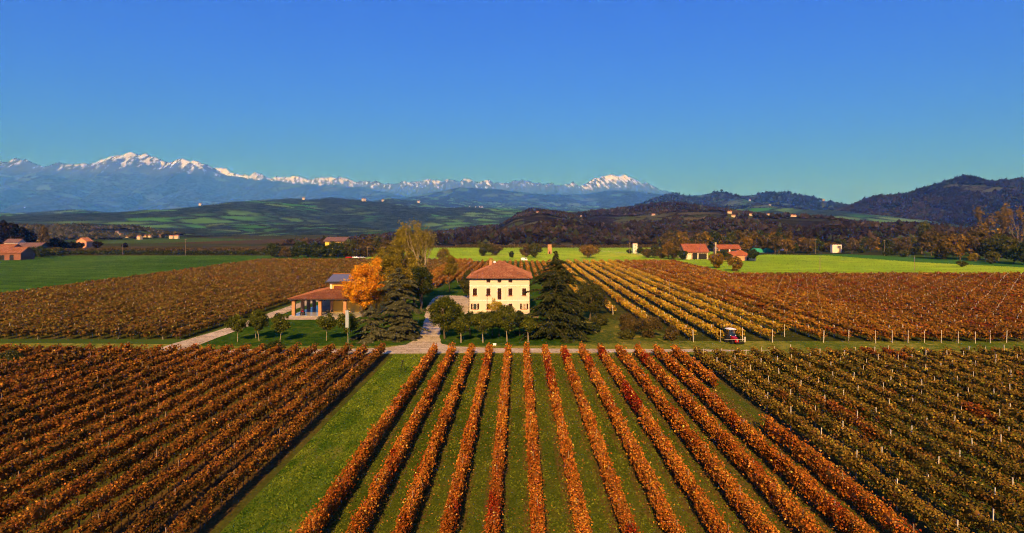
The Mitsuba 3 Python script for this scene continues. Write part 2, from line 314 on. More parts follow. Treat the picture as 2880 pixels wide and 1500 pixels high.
# ------------------------------------------------------------------ hills and mountains
def hill_tex(wood1, wood2, f1, f2, amount, cell, snow=None, soft=0.0, rock=(0.055, 0.058, 0.065)):
    def f(p, n, uv):
        s = 1.0 / cell
        w = fbm(p.x * s * 0.7, p.y * s * 0.7, p.z * s, 4)
        a = fbm(p.x * s * 0.45 + 9, p.y * s * 0.3, p.z * s * 0.6, 4)
        d1, d2, r = voronoi(p.x * s + 1.5 * w, p.y * s * 0.55 + 1.5 * w + p.z * s * 1.5)
        wood = mix(wood1, wood2, smoothstep(0.3, 0.7, fbm(p.x * s * 6, p.y * s * 6, p.z * s * 9, 3)))
        fld = mix(f1, f2, r)
        k = smoothstep(0.06 - soft * 0.2, 0.16 + soft, d2 - d1 + soft * (fbm(p.x * s * 5, p.y * s * 5, 6.0, 3) - 0.5)) * smoothstep(1.0 - amount - 0.09, 1.0 - amount + 0.06, a * 0.75 + 0.25 * cell_rand(r * 977.0))
        c = mix(wood, fld, k)
        if snow:
            lo, hi = snow
            g = fbm(p.x / 70.0, p.y / 260.0, p.z / 150.0, 4)
            rib = dr.abs(2.0 * fbm(p.x / 130.0 + p.z / 240.0, p.y / 900.0, p.z / 420.0, 4) - 1.0) * 2.0
            big = fbm(p.x / 1500.0, p.y / 2500.0, 4.0, 3)
            k2 = smoothstep(lo, hi, p.z + (big - 0.5) * 500.0 + (g - 0.5) * 420.0 + (rib - 0.5) * 330.0)
            k2 = k2 * smoothstep(0.36, 0.58, 0.60 * g + 0.40 * rib + 0.30 * smoothstep(lo, hi + 900, p.z))
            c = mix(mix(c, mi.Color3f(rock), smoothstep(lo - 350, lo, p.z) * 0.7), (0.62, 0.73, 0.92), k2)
        return c
    return mikit.proc(f)

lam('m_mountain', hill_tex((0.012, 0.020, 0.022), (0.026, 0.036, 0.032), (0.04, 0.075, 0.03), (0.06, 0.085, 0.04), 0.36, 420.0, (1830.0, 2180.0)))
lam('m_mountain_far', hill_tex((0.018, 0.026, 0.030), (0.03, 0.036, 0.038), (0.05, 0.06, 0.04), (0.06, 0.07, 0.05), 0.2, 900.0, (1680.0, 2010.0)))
lam('m_hill_green', hill_tex((0.016, 0.036, 0.038), (0.040, 0.062, 0.050), (0.045, 0.19, 0.04), (0.13, 0.21, 0.07), 0.45, 95.0, None, 0.30))
lam('m_hill_blue', hill_tex((0.012, 0.022, 0.022), (0.026, 0.038, 0.030), (0.04, 0.10, 0.03), (0.08, 0.11, 0.04), 0.42, 260.0))
lam('m_hill_dark', hill_tex((0.014, 0.011, 0.009), (0.032, 0.025, 0.017), (0.050, 0.070, 0.018), (0.11, 0.090, 0.035), 0.46, 60.0))
lam('m_hill_navy', hill_tex((0.018, 0.020, 0.018), (0.036, 0.036, 0.028), (0.04, 0.10, 0.02), (0.09, 0.105, 0.03), 0.52, 90.0))

lam('m_hill_low', hill_tex((0.014, 0.018, 0.014), (0.036, 0.038, 0.024), (0.05, 0.10, 0.02), (0.10, 0.11, 0.03), 0.40, 70.0))

lam('m_hill_foot', hill_tex((0.014, 0.026, 0.024), (0.034, 0.050, 0.034), (0.045, 0.15, 0.03), (0.11, 0.15, 0.045), 0.47, 60.0, None, 0.3))
RANGES = {}
def range_(name, label, pts, Dr, df, bsdf, seed, carve=0.35, nx=260, ny=46, spur=0.35, back=0.5, jit=0.03, power=1.0, hum=0.0, wl=500.0):
    """a range of hills: ridge heights from the skyline at distance Dr, slopes with spurs and gullies down to the plain df nearer"""
    u = np.array([(a * 1.1180 - 1459.0) / 1920.0 for a, b in pts]); e = np.array([(634.0 - b * 1.1180) / 1920.0 for a, b in pts])
    X = np.linspace(u[0] * Dr, u[-1] * Dr, nx); zr = np.interp(X / Dr, u, e) * Dr + CAM_Z
    # a smooth ridge line with its own small knolls
    k = max(1, min(2, nx // 160)); zr = np.convolve(np.pad(zr, k, mode='edge'), np.ones(2 * k + 1) / (2 * k + 1), 'valid')
    zr = np.maximum(zr, 2.0)
    if Dr > 16000:
        zr *= 1 + 0.075 * (0.55 - np.abs(2 * meshkit.fbm(np.stack([X / 900.0, X * 0 + seed, X * 0], -1), 4, seed) - 1) * 2.2)
    t = np.concatenate([np.linspace(0, 1, ny), np.linspace(1, 1 + back, 8)[1:]])
    XX, TT = np.meshgrid(X, t); L = spur * df
    wig = (meshkit.fbm(np.stack([XX / L * 0.5, TT * 0, TT * 0 + seed], -1), 3, seed) - 0.5)
    YY = Dr - df + TT * df + wig * df * 0.35
    q = np.stack([XX / L + 0.6 * wig, YY / (2.2 * L), np.full_like(XX, seed * 3.7)], -1)
    rn = np.abs(2 * meshkit.fbm(q, 4, seed) - 1) * 1.6
    fine = meshkit.fbm(np.stack([XX / L * 4, YY / L * 3, np.full_like(XX, seed)], -1), 4, seed + 5) - 0.5
    tt = np.clip(TT, 0, 1)
    prof = np.where(TT <= 1, tt ** power, 1 - 0.9 * (TT - 1) / back)
    Z = zr[None] * prof * (1 - carve * (1 - np.clip(rn, 0, 1)) * np.clip(np.sin(np.pi * np.clip(tt, 0, 1) ** 0.8), 0, 1))
    Z += zr[None] * jit * 2 * fine * np.clip(TT * 1.5, 0, 1)
    if hum:
        hq = np.stack([XX / wl + seed, YY / (wl * 1.3), np.full_like(XX, 2.0)], -1)
        hm = meshkit.fbm(hq, 5, seed + 9) - 0.33
        Z += 2.4 * hum * (zr / zr.max())[None] * hm * np.clip(tt * 6, 0, 1) * np.clip((0.97 - TT) * 2.2, 0.0, 1)
    Z = np.where(TT <= 0, -0.9, np.maximum(Z, -0.9))
    n = nx; V = np.stack([XX, YY, Z], -1).reshape(-1, 3)
    i = (np.arange(len(t) - 1)[:, None] * n + np.arange(n - 1)).ravel()
    F = np.concatenate([np.stack([i, i + 1, i + n + 1], 1), np.stack([i, i + n + 1, i + n], 1)])
    struct(name, label, (V, F), bsdf, True)
    RANGES[seed] = (XX, YY, Z, t, zr)
    def height(u_, tq):
        """a point of the slope in the direction u = x / y, about tq of the way up, where the slope is open to the valley"""
        best = None; top = -9.0
        for b in range(2, ny):
            y_ = np.interp(u_ * (Dr - df + t[b] * df), X, YY[b]); x_ = u_ * y_; z_ = np.interp(x_, X, Z[b]); el = (z_ - CAM_Z) / y_
            if el > top + 1e-4:
                top = el
                if best is None or abs(t[b] - tq) < best[0]: best = (abs(t[b] - tq), x_, y_, z_)
        return best[1:]
    return height

H_m1 = range_('mountain', 'blue mountain with snow streaked summits on the left', [(-700, 470), (-300, 430), (-120, 395), (0, 401), (60, 406), (110, 413), (150, 412), (195, 402), (240, 389), (280, 384), (340, 386), (375, 406), (410, 398), (440, 398), (480, 408), (510, 420), (560, 434), (640, 450), (720, 462), (800, 468), (880, 472), (960, 480), (1040, 500), (1120, 530), (1250, 575), (1400, 600)], 22000, 10000, 'm_mountain', 3, 0.6, 800, 90, 0.13, jit=0.022)
H_m2 = range_('mountain', 'long snow covered ridge behind the green hills', [(300, 520), (420, 455), (500, 425), (540, 421), (600, 434), (660, 440), (720, 446), (780, 448), (850, 447), (900, 451), (950, 459), (985, 457), (1010, 451), (1060, 449), (1110, 457), (1140, 449), (1180, 454), (1250, 451), (1310, 454), (1350, 464), (1400, 465), (1450, 459), (1500, 449), (1540, 440), (1570, 438), (1600, 451), (1640, 466), (1690, 484), (1760, 500), (1900, 540)], 30000, 7000, 'm_mountain_far', 8, 0.35, 700, 60, 0.10, jit=0.022)
H_g2 = range_('hill', 'bluish wooded hill ridge below the snowy ridge', [(760, 570), (900, 532), (1000, 505), (1060, 494), (1100, 487), (1160, 478), (1200, 476), (1250, 480), (1300, 487), (1350, 491), (1420, 490), (1480, 486), (1530, 478), (1590, 480), (1640, 485), (1700, 490), (1780, 492), (1900, 505), (2100, 540), (2300, 580)], 14500, 5000, 'm_hill_blue', 12, 0.45, 460, 80, 0.16, hum=90, wl=1100.0)
H_g1 = range_('hill', 'green hill patched with meadows and woods', [(60, 618), (200, 600), (300, 585), (340, 575), (400, 557), (480, 546), (600, 530), (700, 520), (760, 515), (830, 513), (900, 519), (960, 516), (1040, 508), (1100, 499), (1160, 503), (1220, 508), (1300, 512), (1400, 522), (1500, 518), (1600, 522), (1750, 540), (1950, 580)], 10500, 8900, 'm_hill_green', 17, 0.62, 560, 120, 0.12, power=1.1, hum=110, wl=900.0)
H_g3 = range_('hill', 'folded green hill shoulder before the bluish ridge', [(840, 600), (920, 566), (1000, 545), (1060, 530), (1120, 521), (1180, 527), (1240, 534), (1300, 540), (1380, 548), (1460, 556), (1560, 575), (1700, 600)], 7200, 3600, 'm_hill_green', 51, 0.6, 300, 60, 0.14, power=1.0, hum=70, wl=560.0)
H_g0 = range_('hill', 'low wooded foothill below the green meadows', [(470, 618), (520, 604), (580, 593), (660, 592), (740, 582), (820, 577), (880, 583), (950, 580), (1020, 588), (1100, 596), (1200, 606), (1320, 616)], 3600, 2150, 'm_hill_foot', 53, 0.55, 300, 60, 0.16, power=0.9, hum=22, wl=300.0)
H_h1 = range_('hill', 'low wooded hill with a village on the far left', [(-400, 545), (-150, 555), (0, 566), (60, 565), (130, 570), (200, 572), (260, 578), (300, 574), (340, 575), (390, 584), (440, 598), (490, 610), (540, 616)], 1300, 560, 'm_hill_low', 23, 0.30, 300, 50, 0.25, power=0.8, hum=3, wl=140.0)
H_r2 = range_('hill', 'navy blue hills with small clearings behind the dark hill', [(1420, 600), (1540, 545), (1640, 506), (1690, 490), (1720, 486), (1760, 491), (1800, 484), (1830, 484), (1860, 494), (1930, 488), (1970, 487), (2010, 495), (2060, 510), (2090, 515), (2130, 515), (2150, 511), (2200, 520), (2260, 545), (2400, 575)], 5200, 3000, 'm_hill_navy', 29, 0.5, 260, 50, 0.17, power=1.1, hum=40, wl=480.0)
H_r3 = range_('hill', 'big dark wooded hill rising on the right', [(1930, 612), (2000, 592), (2060, 570), (2110, 546), (2160, 525), (2200, 504), (2240, 492), (2290, 490), (2330, 475), (2400, 456), (2440, 446), (2500, 448), (2576, 450), (2700, 440), (2900, 470), (3200, 520)], 2900, 1900, 'm_hill_dark', 31, 0.45, 300, 60, 0.16, power=1.15, hum=22, wl=260.0)
H_r1 = range_('hill', 'dark brown wooded hill behind the villa', [(1060, 624), (1110, 608), (1150, 582), (1200, 572), (1260, 569), (1300, 541), (1340, 528), (1400, 530), (1450, 540), (1490, 531), (1560, 527), (1640, 515), (1700, 512), (1760, 520), (1820, 528), (1880, 545), (1940, 566), (2010, 580), (2100, 600), (2200, 618)], 1750, 1080, 'm_hill_dark', 37, 0.42, 300, 60, 0.2, power=0.85, hum=13, wl=190.0)
H_r4 = range_('hill', 'low brown wooded rise behind the farm trees on the right', [(1600, 624), (1700, 606), (1800, 592), (1900, 580), (1980, 575), (2060, 582), (2120, 590), (2200, 584), (2280, 588), (2400, 580), (2520, 588), (2700, 590), (2900, 600)], 1150, 330, 'm_hill_dark', 41, 0.3, 300, 44, 0.3, hum=7, wl=120.0)

# ------------------------------------------------------------------ vines
PAL = {  # low tone, high tone, patch colour, highlight, patch threshold
    'orange': ((0.36, 0.100, 0.012), (0.54, 0.190, 0.022), (0.28, 0.030, 0.008), (0.72, 0.38, 0.08), 0.64),
    'rust': ((0.210, 0.085, 0.013), (0.32, 0.125, 0.018), (0.155, 0.075, 0.013), (0.50, 0.20, 0.035), 0.58),
    'olive': ((0.155, 0.110, 0.016), (0.28, 0.165, 0.022), (0.26, 0.075, 0.013), (0.52, 0.30, 0.05), 0.64),
    'gold': ((0.44, 0.25, 0.020), (0.62, 0.38, 0.032), (0.34, 0.15, 0.018), (0.72, 0.48, 0.08), 0.66),
    'amber': ((0.27, 0.120, 0.016), (0.42, 0.19, 0.022), (0.26, 0.07, 0.012), (0.56, 0.30, 0.05), 0.62),
    'umber': ((0.19, 0.085, 0.014), (0.33, 0.135, 0.020), (0.23, 0.055, 0.012), (0.50, 0.24, 0.04), 0.62),
    'drab': ((0.175, 0.105, 0.020), (0.245, 0.145, 0.026), (0.21, 0.105, 0.020), (0.36, 0.24, 0.045), 0.60),
}
def pal_color(pal, x, y, rng, n, sd):
    a, b, pc, hi, th = PAL[pal]
    q = np.stack([x * 0.35, y * 0.16, np.full(n, sd * 0.0 + 3.0)], -1)
    t = np.clip((meshkit.fbm(q, 3, 11) - 0.3) / 0.4, 0, 1)[:, None]
    c = np.array(a) * (1 - t) + np.array(b) * t
    k = np.clip((meshkit.fbm(q * [1.0, 0.8, 1] + 40, 3, 19) - th) / 0.10, 0, 1)[:, None]
    c = c * (1 - k) + np.array(pc) * k
    far = y > 118
    h = rng.random(n) < np.where(far, 0.03, 0.07)
    c[h] = hi
    c *= np.exp(rng.normal(0, 1, (n, 1)) * np.where(far, 0.20, 0.36)[:, None])
    c[:, 1] *= np.exp(rng.normal(0, 0.18, n))
    return c
def vine_row(name, label, group, x, spans, pal, prof, seed, posts, trunks=True, lod=1.0, post_mat='m_concrete', keep=None, gappy=1.25):
    """one trellised row along y: leafy hedge, trunks below it, posts that stand out of the top"""
    w0, zb0, zt0 = prof
    rng = np.random.default_rng(seed); lv = Leaves(); tr = []; any_ = False
    for d0, d1 in spans:
        if d1 - d0 < 2: continue
        any_ = True
        Y, S = [], []
        for a in np.arange(d0, d1, 4.0):
            l = min(4.0, d1 - a); D = math.hypot(a + l / 2, x)
            s = 0.112 * (D / 50.0) ** 0.92 * lod
            n = int(4.3 * l / (s * s) * (w0 + (zt0 - zb0)) / 2.0)
            Y.append(a + rng.random(n) * l); S.append(np.full(n, s))
        y = np.concatenate(Y); s = np.concatenate(S)
        ok = rng.random(len(y)) < 0.80 - gappy / 2 + gappy * n1(y * 0.8, seed)
        y, s = y[ok], s[ok]; n = len(y)
        w = w0 * (0.45 + 1.1 * n1(y / 1.1, seed + 1)); zt = zt0 + 0.9 * (n1(y / 1.6, seed + 2) - 0.5); zb = zb0 + 0.7 * (n1(y / 1.4, seed + 3) - 0.5)
        th = rng.random(n) * 2 * np.pi; r = 1 - 0.42 * rng.random(n) ** 2 + np.where(rng.random(n) < 0.12, 0.65 * rng.random(n), 0)
        cx, cz = np.cos(th), np.sin(th)
        cx, cz = np.sign(cx) * np.abs(cx) ** 0.75, np.sign(cz) * np.abs(cz) ** 0.75
        P = np.stack([x + w * r * cx, y, (zt + zb) / 2 + (zt - zb) / 2 * r * cz], -1)
        P[:, 2] = np.maximum(P[:, 2], 0.12)
        N = unit(np.stack([cx, 0 * cx, cz + 0.2], -1) * 0.8 + rng.normal(0, 0.65, (n, 3)))
        A, B = frame(N, rng); C = pal_color(pal, P[:, 0], P[:, 1], rng, n, seed)
        far = s > 0.27
        A *= (s * 0.78)[:, None]; B *= (s * 0.55)[:, None]
        nr = ~far
        if nr.any(): lv.quads(P[nr], A[nr], B[nr], C[nr])
        if far.any(): lv.tris(P[far], A[far] * 1.05, B[far] * 1.05, C[far])
        # the dense inside of the hedge
        st = 1.0 if d0 < 120 else 3.0
        yy = np.arange(d0 + 0.3, d1 - 0.2, st); m = len(yy)
        w = w0 * (0.40 + 0.5 * n1(yy / 1.1, seed + 1)); zt = zt0 - 0.22 + 0.9 * (n1(yy / 1.6, seed + 2) - 0.5); zb = zb0 + 0.15 + 0.7 * (n1(yy / 1.4, seed + 3) - 0.5)
        an = np.arange(6) * np.pi / 3 + 0.5
        V = np.stack([x + w[:, None] * np.cos(an) * 0.75, np.repeat(yy[:, None], 6, 1), (zt + zb)[:, None] / 2 + (zt - zb)[:, None] / 2 * np.sin(an)], -1).reshape(-1, 3)
        V += rng.normal(0, 0.06, V.shape)
        F = []
        for i in range(m - 1):
            for j in range(6):
                a_, b_ = i * 6 + j, i * 6 + (j + 1) % 6
                F += [[a_, b_, b_ + 6], [a_, b_ + 6, a_ + 6]]
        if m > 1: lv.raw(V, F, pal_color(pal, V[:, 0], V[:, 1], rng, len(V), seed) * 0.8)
        if trunks:
            for ty in np.arange(d0 + 0.4, min(d1, trunks if trunks is not True else d1), 1.05):
                ty += rng.normal(0, 0.12); dx, dy = rng.normal(0, 0.06, 2); r = 0.032 * rng.uniform(0.8, 1.3)
                tr.append(tube([(x + dx * 0.3, ty, -0.02), (x - dx, ty + dy, 0.45), (x, ty, zb0 + 0.35)], [r * 1.3, r, r * 0.8], 4))
    if not any_: return None
    k = thing(name, label, 'vine row', group)
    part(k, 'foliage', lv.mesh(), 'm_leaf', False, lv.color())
    if tr: part(k, 'trunk', cat(tr), 'm_bark', stuff=True)
    sp, ph, hgt, ww, sep = posts
    ms = []
    for d0, d1 in spans:
        for py in np.arange(d0 + ph % sp, d1, sp):
            if keep and not keep(x, py): continue
            hh = hgt * rng.uniform(0.93, 1.07); lean = rng.normal(0, 0.025, 2)
            m = bx(-ww / 2, ww / 2, -ww / 2, ww / 2, -0.02, hh); m.vertices[4 if False else m.vertices[:, 2] > 1, :2] += lean * hh
            m.apply_translation((x + rng.normal(0, 0.03), py + rng.normal(0, 0.15), 0))
            if sep: part(k, 'post', m, post_mat)
            else: ms.append(m)
    if ms: part(k, 'post', cat(ms), post_mat, stuff=True)
    return k

ORD = ['first', 'second', 'third', 'fourth', 'fifth', 'sixth', 'seventh', 'eighth', 'ninth', 'tenth', 'eleventh', 'twelfth', 'thirteenth', 'fourteenth', 'fifteenth', 'sixteenth', 'seventeenth', 'eighteenth', 'nineteenth', 'twentieth', 'twenty first', 'twenty second', 'twenty third', 'twenty fourth', 'twenty fifth']
TENS = {2: 'twent', 3: 'thirt', 4: 'fort', 5: 'fift'}
ORD += [TENS[n // 10] + ('ieth' if n % 10 == 0 else 'y ' + ORD[n % 10 - 1]) for n in range(26, 60)]
def near(x, lo): return max(lo, abs(x) * 1.27 - 5.0)
rg = np.random.default_rng(5)
for i in range(14):
    x = -13.5 + 2.95 * i
    spans = [(34, 110.3)] if i < 13 else [(34, 69.5), (86, 109.6)]
    lab = f'orange red vine row, {ORD[i]} to the right of the broad grass strip' if i < 13 else 'orange red vine row broken by a grassy gap, nearest to the olive rows' 
    vine_row('vine_row', lab, 'orange vine rows running to the gravel road', x, spans, 'orange', (0.42, 0.5, 1.95), 100 + i, (9.5, rg.uniform(0, 9), 2.15, 0.05, True), post_mat='m_plank')
for i in range(23):
    x = -21.9 - 2.72 * i; d0 = near(x, 34)
    vine_row('vine_row', f'rust brown vine row, {ORD[i]} to the left of the broad grass strip', 'rust vine rows on the left', x, [(d0, 110 + rg.uniform(-0.8, 0.6))], 'rust', (0.50, 0.80, 1.95), 200 + i, (10.0, rg.uniform(0, 10), 2.25, 0.055, True), True, post_mat='m_plank')
for i in range(19):
    x = 27.85 + 2.95 * i; d0 = near(x, 34)
    vine_row('vine_row', f'olive green vine row with white posts, {ORD[i]} to the right of the orange rows', 'olive vine rows on the right', x, [(d0, 107.3 + rg.uniform(-0.7, 0.7))], 'olive', (0.56, 0.70, 1.95), 300 + i, (6.6, rg.uniform(0, 6), 2.4, 0.065, True), True, gappy=0.7)
gold = [17.5, 22.1, 26.8, 31.4, 36.1, 40.7, 45.4, 50.0, 54.5, 59.1]
gstart = [196, 160, 137, 123, 122, 124, 122, 128, 122, 122]
for i, (x, d0) in enumerate(zip(gold, gstart)):
    p = 'gold' if i < 8 else 'amber'
    lab = f'golden vine row with tall pale posts, {ORD[i]} from the garden beyond the road' if p == 'gold' else f'amber vine row with tall pale posts, {ORD[i]} from the garden beyond the road'
    vine_row('vine_row', lab, 'golden vine rows beyond the road', x, [(d0, 379)], p, (0.72, 0.95, 2.0), 400 + i, (6.0, 0.2, 2.3, 0.11, False), 230)
i = 0; x = 63.6
while x < 225:
    d0 = max(121.5 if x < 100 else 120.5, x * 1.27 - 4); d1 = 379 if x < 87 else 276
    if d1 - d0 > 4:
        if i < 16: lab, gp = f'amber brown vine row with pale end post, {ORD[i]} right of the widely spaced golden rows', 'amber brown vine rows beyond the road'
        else: lab, gp = f'brown vine row in the dense right vineyard, {ORD[i]} right of the golden rows', 'far right vine rows'
        vine_row('vine_row', lab, gp, x, [(d0, d1)], 'amber' if x < 84 else 'umber', (0.72, 0.75, 2.0), 500 + i, (7.0, 0.3, 2.2, 0.085, False), 160)
    x += 2.93; i += 1
for i in range(30):
    x = -62.5 - 2.89 * i; d0 = max(124.5, -x * 1.27 - 4)
    lab = f'drab brown vine row, {ORD[i]} to the left of the gravel lane beside the portico' if i < 12 else f'drab brown vine row below the left green field, {ORD[i]} from the gravel lane'
    vine_row('vine_row', lab, 'drab vine rows beyond the road on the left', x, [(d0, 394)], 'drab', (0.66, 0.75, 1.95), 600 + i, (13, rg.uniform(0, 13), 2.1, 0.06, False), 165)
for i in range(12):
    x = -59.6 + 2.89 * i
    vine_row('vine_row', f'brown vine row behind the portico building and tall trees, {ORD[i]} from the left', 'vine rows behind the portico building', x, [(212 if x < -34 else 228, 394)], 'drab' if i < 8 else 'amber', (0.66, 0.75, 1.95), 640 + i, (7.5, 1.0, 2.2, 0.08, False), False)
for i in range(16):
    x = -25.3 + 2.95 * i
    d0 = 262 if x > -18 else 262 - (x + 18) * -3
    vine_row('vine_row', f'thin orange vine row behind the villa, {ORD[i]} from the left', 'thin vine rows behind the villa', x, [(max(236, d0), 372)], 'amber', (0.52, 0.6, 1.9), 660 + i, (7.5, 1.0, 2.2, 0.08, False), False)

# ------------------------------------------------------------------ trees
TREE = {  # tones of the leaves
    'round': ((0.045, 0.062, 0.009), (0.105, 0.118, 0.014), (0.22, 0.20, 0.026)),
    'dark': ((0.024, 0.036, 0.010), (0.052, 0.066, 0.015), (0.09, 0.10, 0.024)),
    'flame': ((0.55, 0.19, 0.012), (0.74, 0.36, 0.02), (0.85, 0.52, 0.06)),
    'yellow': ((0.11, 0.085, 0.010), (0.23, 0.17, 0.018), (0.40, 0.28, 0.03)),
    'ochre': ((0.13, 0.080, 0.013), (0.24, 0.14, 0.02), (0.36, 0.22, 0.03)),
    'brown': ((0.065, 0.050, 0.016), (0.13, 0.090, 0.025), (0.20, 0.135, 0.04)),
    'mixed': ((0.042, 0.050, 0.013), (0.088, 0.088, 0.019), (0.15, 0.13, 0.028)),
    'black': ((0.012, 0.010, 0.006), (0.022, 0.016, 0.009), (0.05, 0.032, 0.012)),
    'cedar': ((0.070, 0.072, 0.030), (0.125, 0.125, 0.058), (0.20, 0.19, 0.09)),
    'spruce': ((0.026, 0.036, 0.011), (0.060, 0.068, 0.018), (0.12, 0.115, 0.032)),
    'gold': ((0.14, 0.118, 0.013), (0.27, 0.215, 0.024), (0.42, 0.33, 0.04)),
    'lemon': ((0.34, 0.24, 0.02), (0.50, 0.36, 0.03), (0.62, 0.48, 0.06)),
}
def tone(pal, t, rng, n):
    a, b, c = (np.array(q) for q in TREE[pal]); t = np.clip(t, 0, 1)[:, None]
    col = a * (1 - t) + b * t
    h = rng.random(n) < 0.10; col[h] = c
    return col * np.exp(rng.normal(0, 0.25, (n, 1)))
def broadleaf(name, label, x, y, h, w, pal, seed, z0=None, n=6000, size=0.16, clumps=34, trunk=0.12, cat_='tree', group=None, bark='m_bark', top=0.5, lean=0.0, puff=0.42, d=None):
    """trunk, limbs and a crown of leaf-sized faces in uneven clumps; z0 = height of the crown's underside"""
    rng = np.random.default_rng(seed); z0 = 0.25 * h if z0 is None else z0
    k = thing(name, label, cat_, group)
    hc = h - z0; R = w / 2; dd = (d or w) / 2; cl = puff
    u = unit(rng.normal(size=(clumps, 3))); rad = 0.45 + 0.45 * rng.random(clumps) ** 0.6
    zz = u[:, 2] * rad                                   # -0.9 .. 0.9
    wide = np.clip(1.05 - np.abs(zz - (top - 0.5) * -0.9) ** 2.0, 0.25, 1)
    Cn = np.stack([u[:, 0] * rad * R * wide, u[:, 1] * rad * dd * wide, z0 + hc * (0.5 + 0.5 * zz)], -1)
    Cn[:, 0] += lean * (Cn[:, 2] - z0)
    cr = cl * (R * hc / 2 * dd) ** (1 / 3) * rng.uniform(0.55, 1.1, clumps) * (34 / clumps) ** 0.33
    tn = rng.random(clumps)
    per = np.maximum((n * cr ** 2 / (cr ** 2).sum()).astype(int), 4)
    ci = np.repeat(np.arange(clumps), per); m = len(ci)
    du = unit(rng.normal(size=(m, 3))) * np.array([1, 1, 0.8]); rr = rng.random(m) ** 0.4
    P = Cn[ci] + du * (cr[ci] * rr)[:, None]
    P += rng.normal(0, 0.04 * R, P.shape)
    P[:, 2] = np.maximum(P[:, 2], 0.08)
    N = unit(du * 0.7 + rng.normal(0, 0.6, (m, 3)) + [0, 0, 0.25])
    A, B = frame(N, rng); s = size * rng.uniform(0.7, 1.35, m)
    col = tone(pal, tn[ci] * 0.75 + 0.25 * rng.random(m) + 0.15 * du[:, 2], rng, m)
    P += [x, y, 0]
    lv = Leaves(); lv.quads(P, A * (s * 0.75)[:, None], B * (s * 0.52)[:, None], col)
    part(k, 'crown', lv.mesh(), 'm_leaf', False, lv.color())
    fork = z0 + 0.15 * hc; ms = []
    bend = rng.normal(0, 0.05 * w, 2)
    stem = [(x, y, -0.05), (x + bend[0] * 0.4, y + bend[1] * 0.4, fork * 0.5), (x + bend[0] + lean * fork * 0.3, y + bend[1], fork), (x + bend[0] * 1.2 + lean * hc * 0.4, y + bend[1] * 1.2, z0 + 0.6 * hc)]
    ms.append(tube(stem, [trunk * 1.35, trunk, trunk * 0.8, trunk * 0.25], 7))
    for j in rng.permutation(clumps)[:min(clumps, 14)]:
        a = np.array(stem[2]) * 0.7 + np.array(stem[3]) * 0.3 * rng.uniform(0.2, 1.0) + np.array(stem[2]) * 0.3 * 0
        a = np.array(stem[2]) + (np.array(stem[3]) - np.array(stem[2])) * rng.uniform(0, 0.7)
        e = Cn[j] + [x, y, 0]; mid = (a + e) / 2 + [0, 0, 0.06 * h * rng.uniform(-0.3, 1)]
        ms.append(tube([a, mid, e], [trunk * 0.5, trunk * 0.3, trunk * 0.12], 4))
    part(k, 'trunk', cat(ms), bark, 60)
    return k
def conifer(name, label, x, y, h, w, pal, seed, z0=1.0, whorls=26, per=7, spray=34, size=0.28, trunk=0.28, droop=0.35, power=0.85, irregular=0.3, bare=None):
    rng = np.random.default_rng(seed); k = thing(name, label, 'tree'); lv = Leaves(); ms = [tube([(x, y, -0.05), (x + 0.05, y, h * 0.4), (x, y, h * 0.99)], [trunk, trunk * 0.65, 0.02], 8)]
    for wi in range(whorls):
        f = (wi + rng.uniform(-0.3, 0.3)) / whorls; zb = z0 + (h - z0) * max(0, f)
        L0 = w / 2 * (1 - max(0, f)) ** power * (1 - irregular + 2 * irregular * rng.random()) + 0.15
        for b in range(per):
            if bare and bare(zb, wi, rng): continue
            az = 2 * np.pi * (b + rng.random()) / per; q_ = f + rng.normal(0, 0.9 / whorls)
            if q_ > 0.965 and b > 1: continue
            zb = z0 + (h - z0) * np.clip(q_, 0, 0.975)
            L = L0 * rng.uniform(0.55, 1.15) * min(1, (h - zb) / (0.16 * h) * 0.8 + 0.2)
            t = np.linspace(0, 1, 6); rise = rng.uniform(-0.05, 0.34)
            px = x + np.cos(az) * L * t; py = y + np.sin(az) * L * t; pz = zb + L * (rise * t - droop * t ** 2)
            pts = np.stack([px, py, np.maximum(pz, 0.15)], -1)
            ms.append(tube(pts, np.linspace(trunk * 0.22, 0.012, 6), 3))
            n = max(5, int(spray * L / (w / 2) * 1.6)); tt = 0.12 + 0.88 * rng.random(n) ** 0.75
            P = np.stack([np.interp(tt, t, pts[:, i]) for i in range(3)], -1)
            side = rng.normal(0, 1, n) * (0.16 * L * (1.15 - tt) + 0.12)
            P += np.stack([-np.sin(az) * side, np.cos(az) * side, -np.abs(side) * 0.25 + rng.normal(0, 0.07, n)], -1)
            P[:, 2] = np.maximum(P[:, 2], 0.1)
            sg = np.sign(side) * rng.uniform(0.3, 1.1, n)
            A = unit(np.stack([np.cos(az) - np.sin(az) * sg, np.sin(az) + np.cos(az) * sg, -0.35 - 0.5 * rng.random(n)], -1))
            B = unit(np.cross(A, np.array([0, 0, 1.0]) + rng.normal(0, 0.45, (n, 3)))); s = size * rng.uniform(0.6, 1.4, n)
            lv.quads(P, A * (s * 1.1)[:, None], B * (s * 0.42)[:, None], tone(pal, rng.random() * 0.6 + 0.4 * rng.random(n), rng, n))
    part(k, 'crown', lv.mesh(), 'm_leaf', False, lv.color())
    part(k, 'trunk', cat(ms), 'm_bark', 60)
    return k
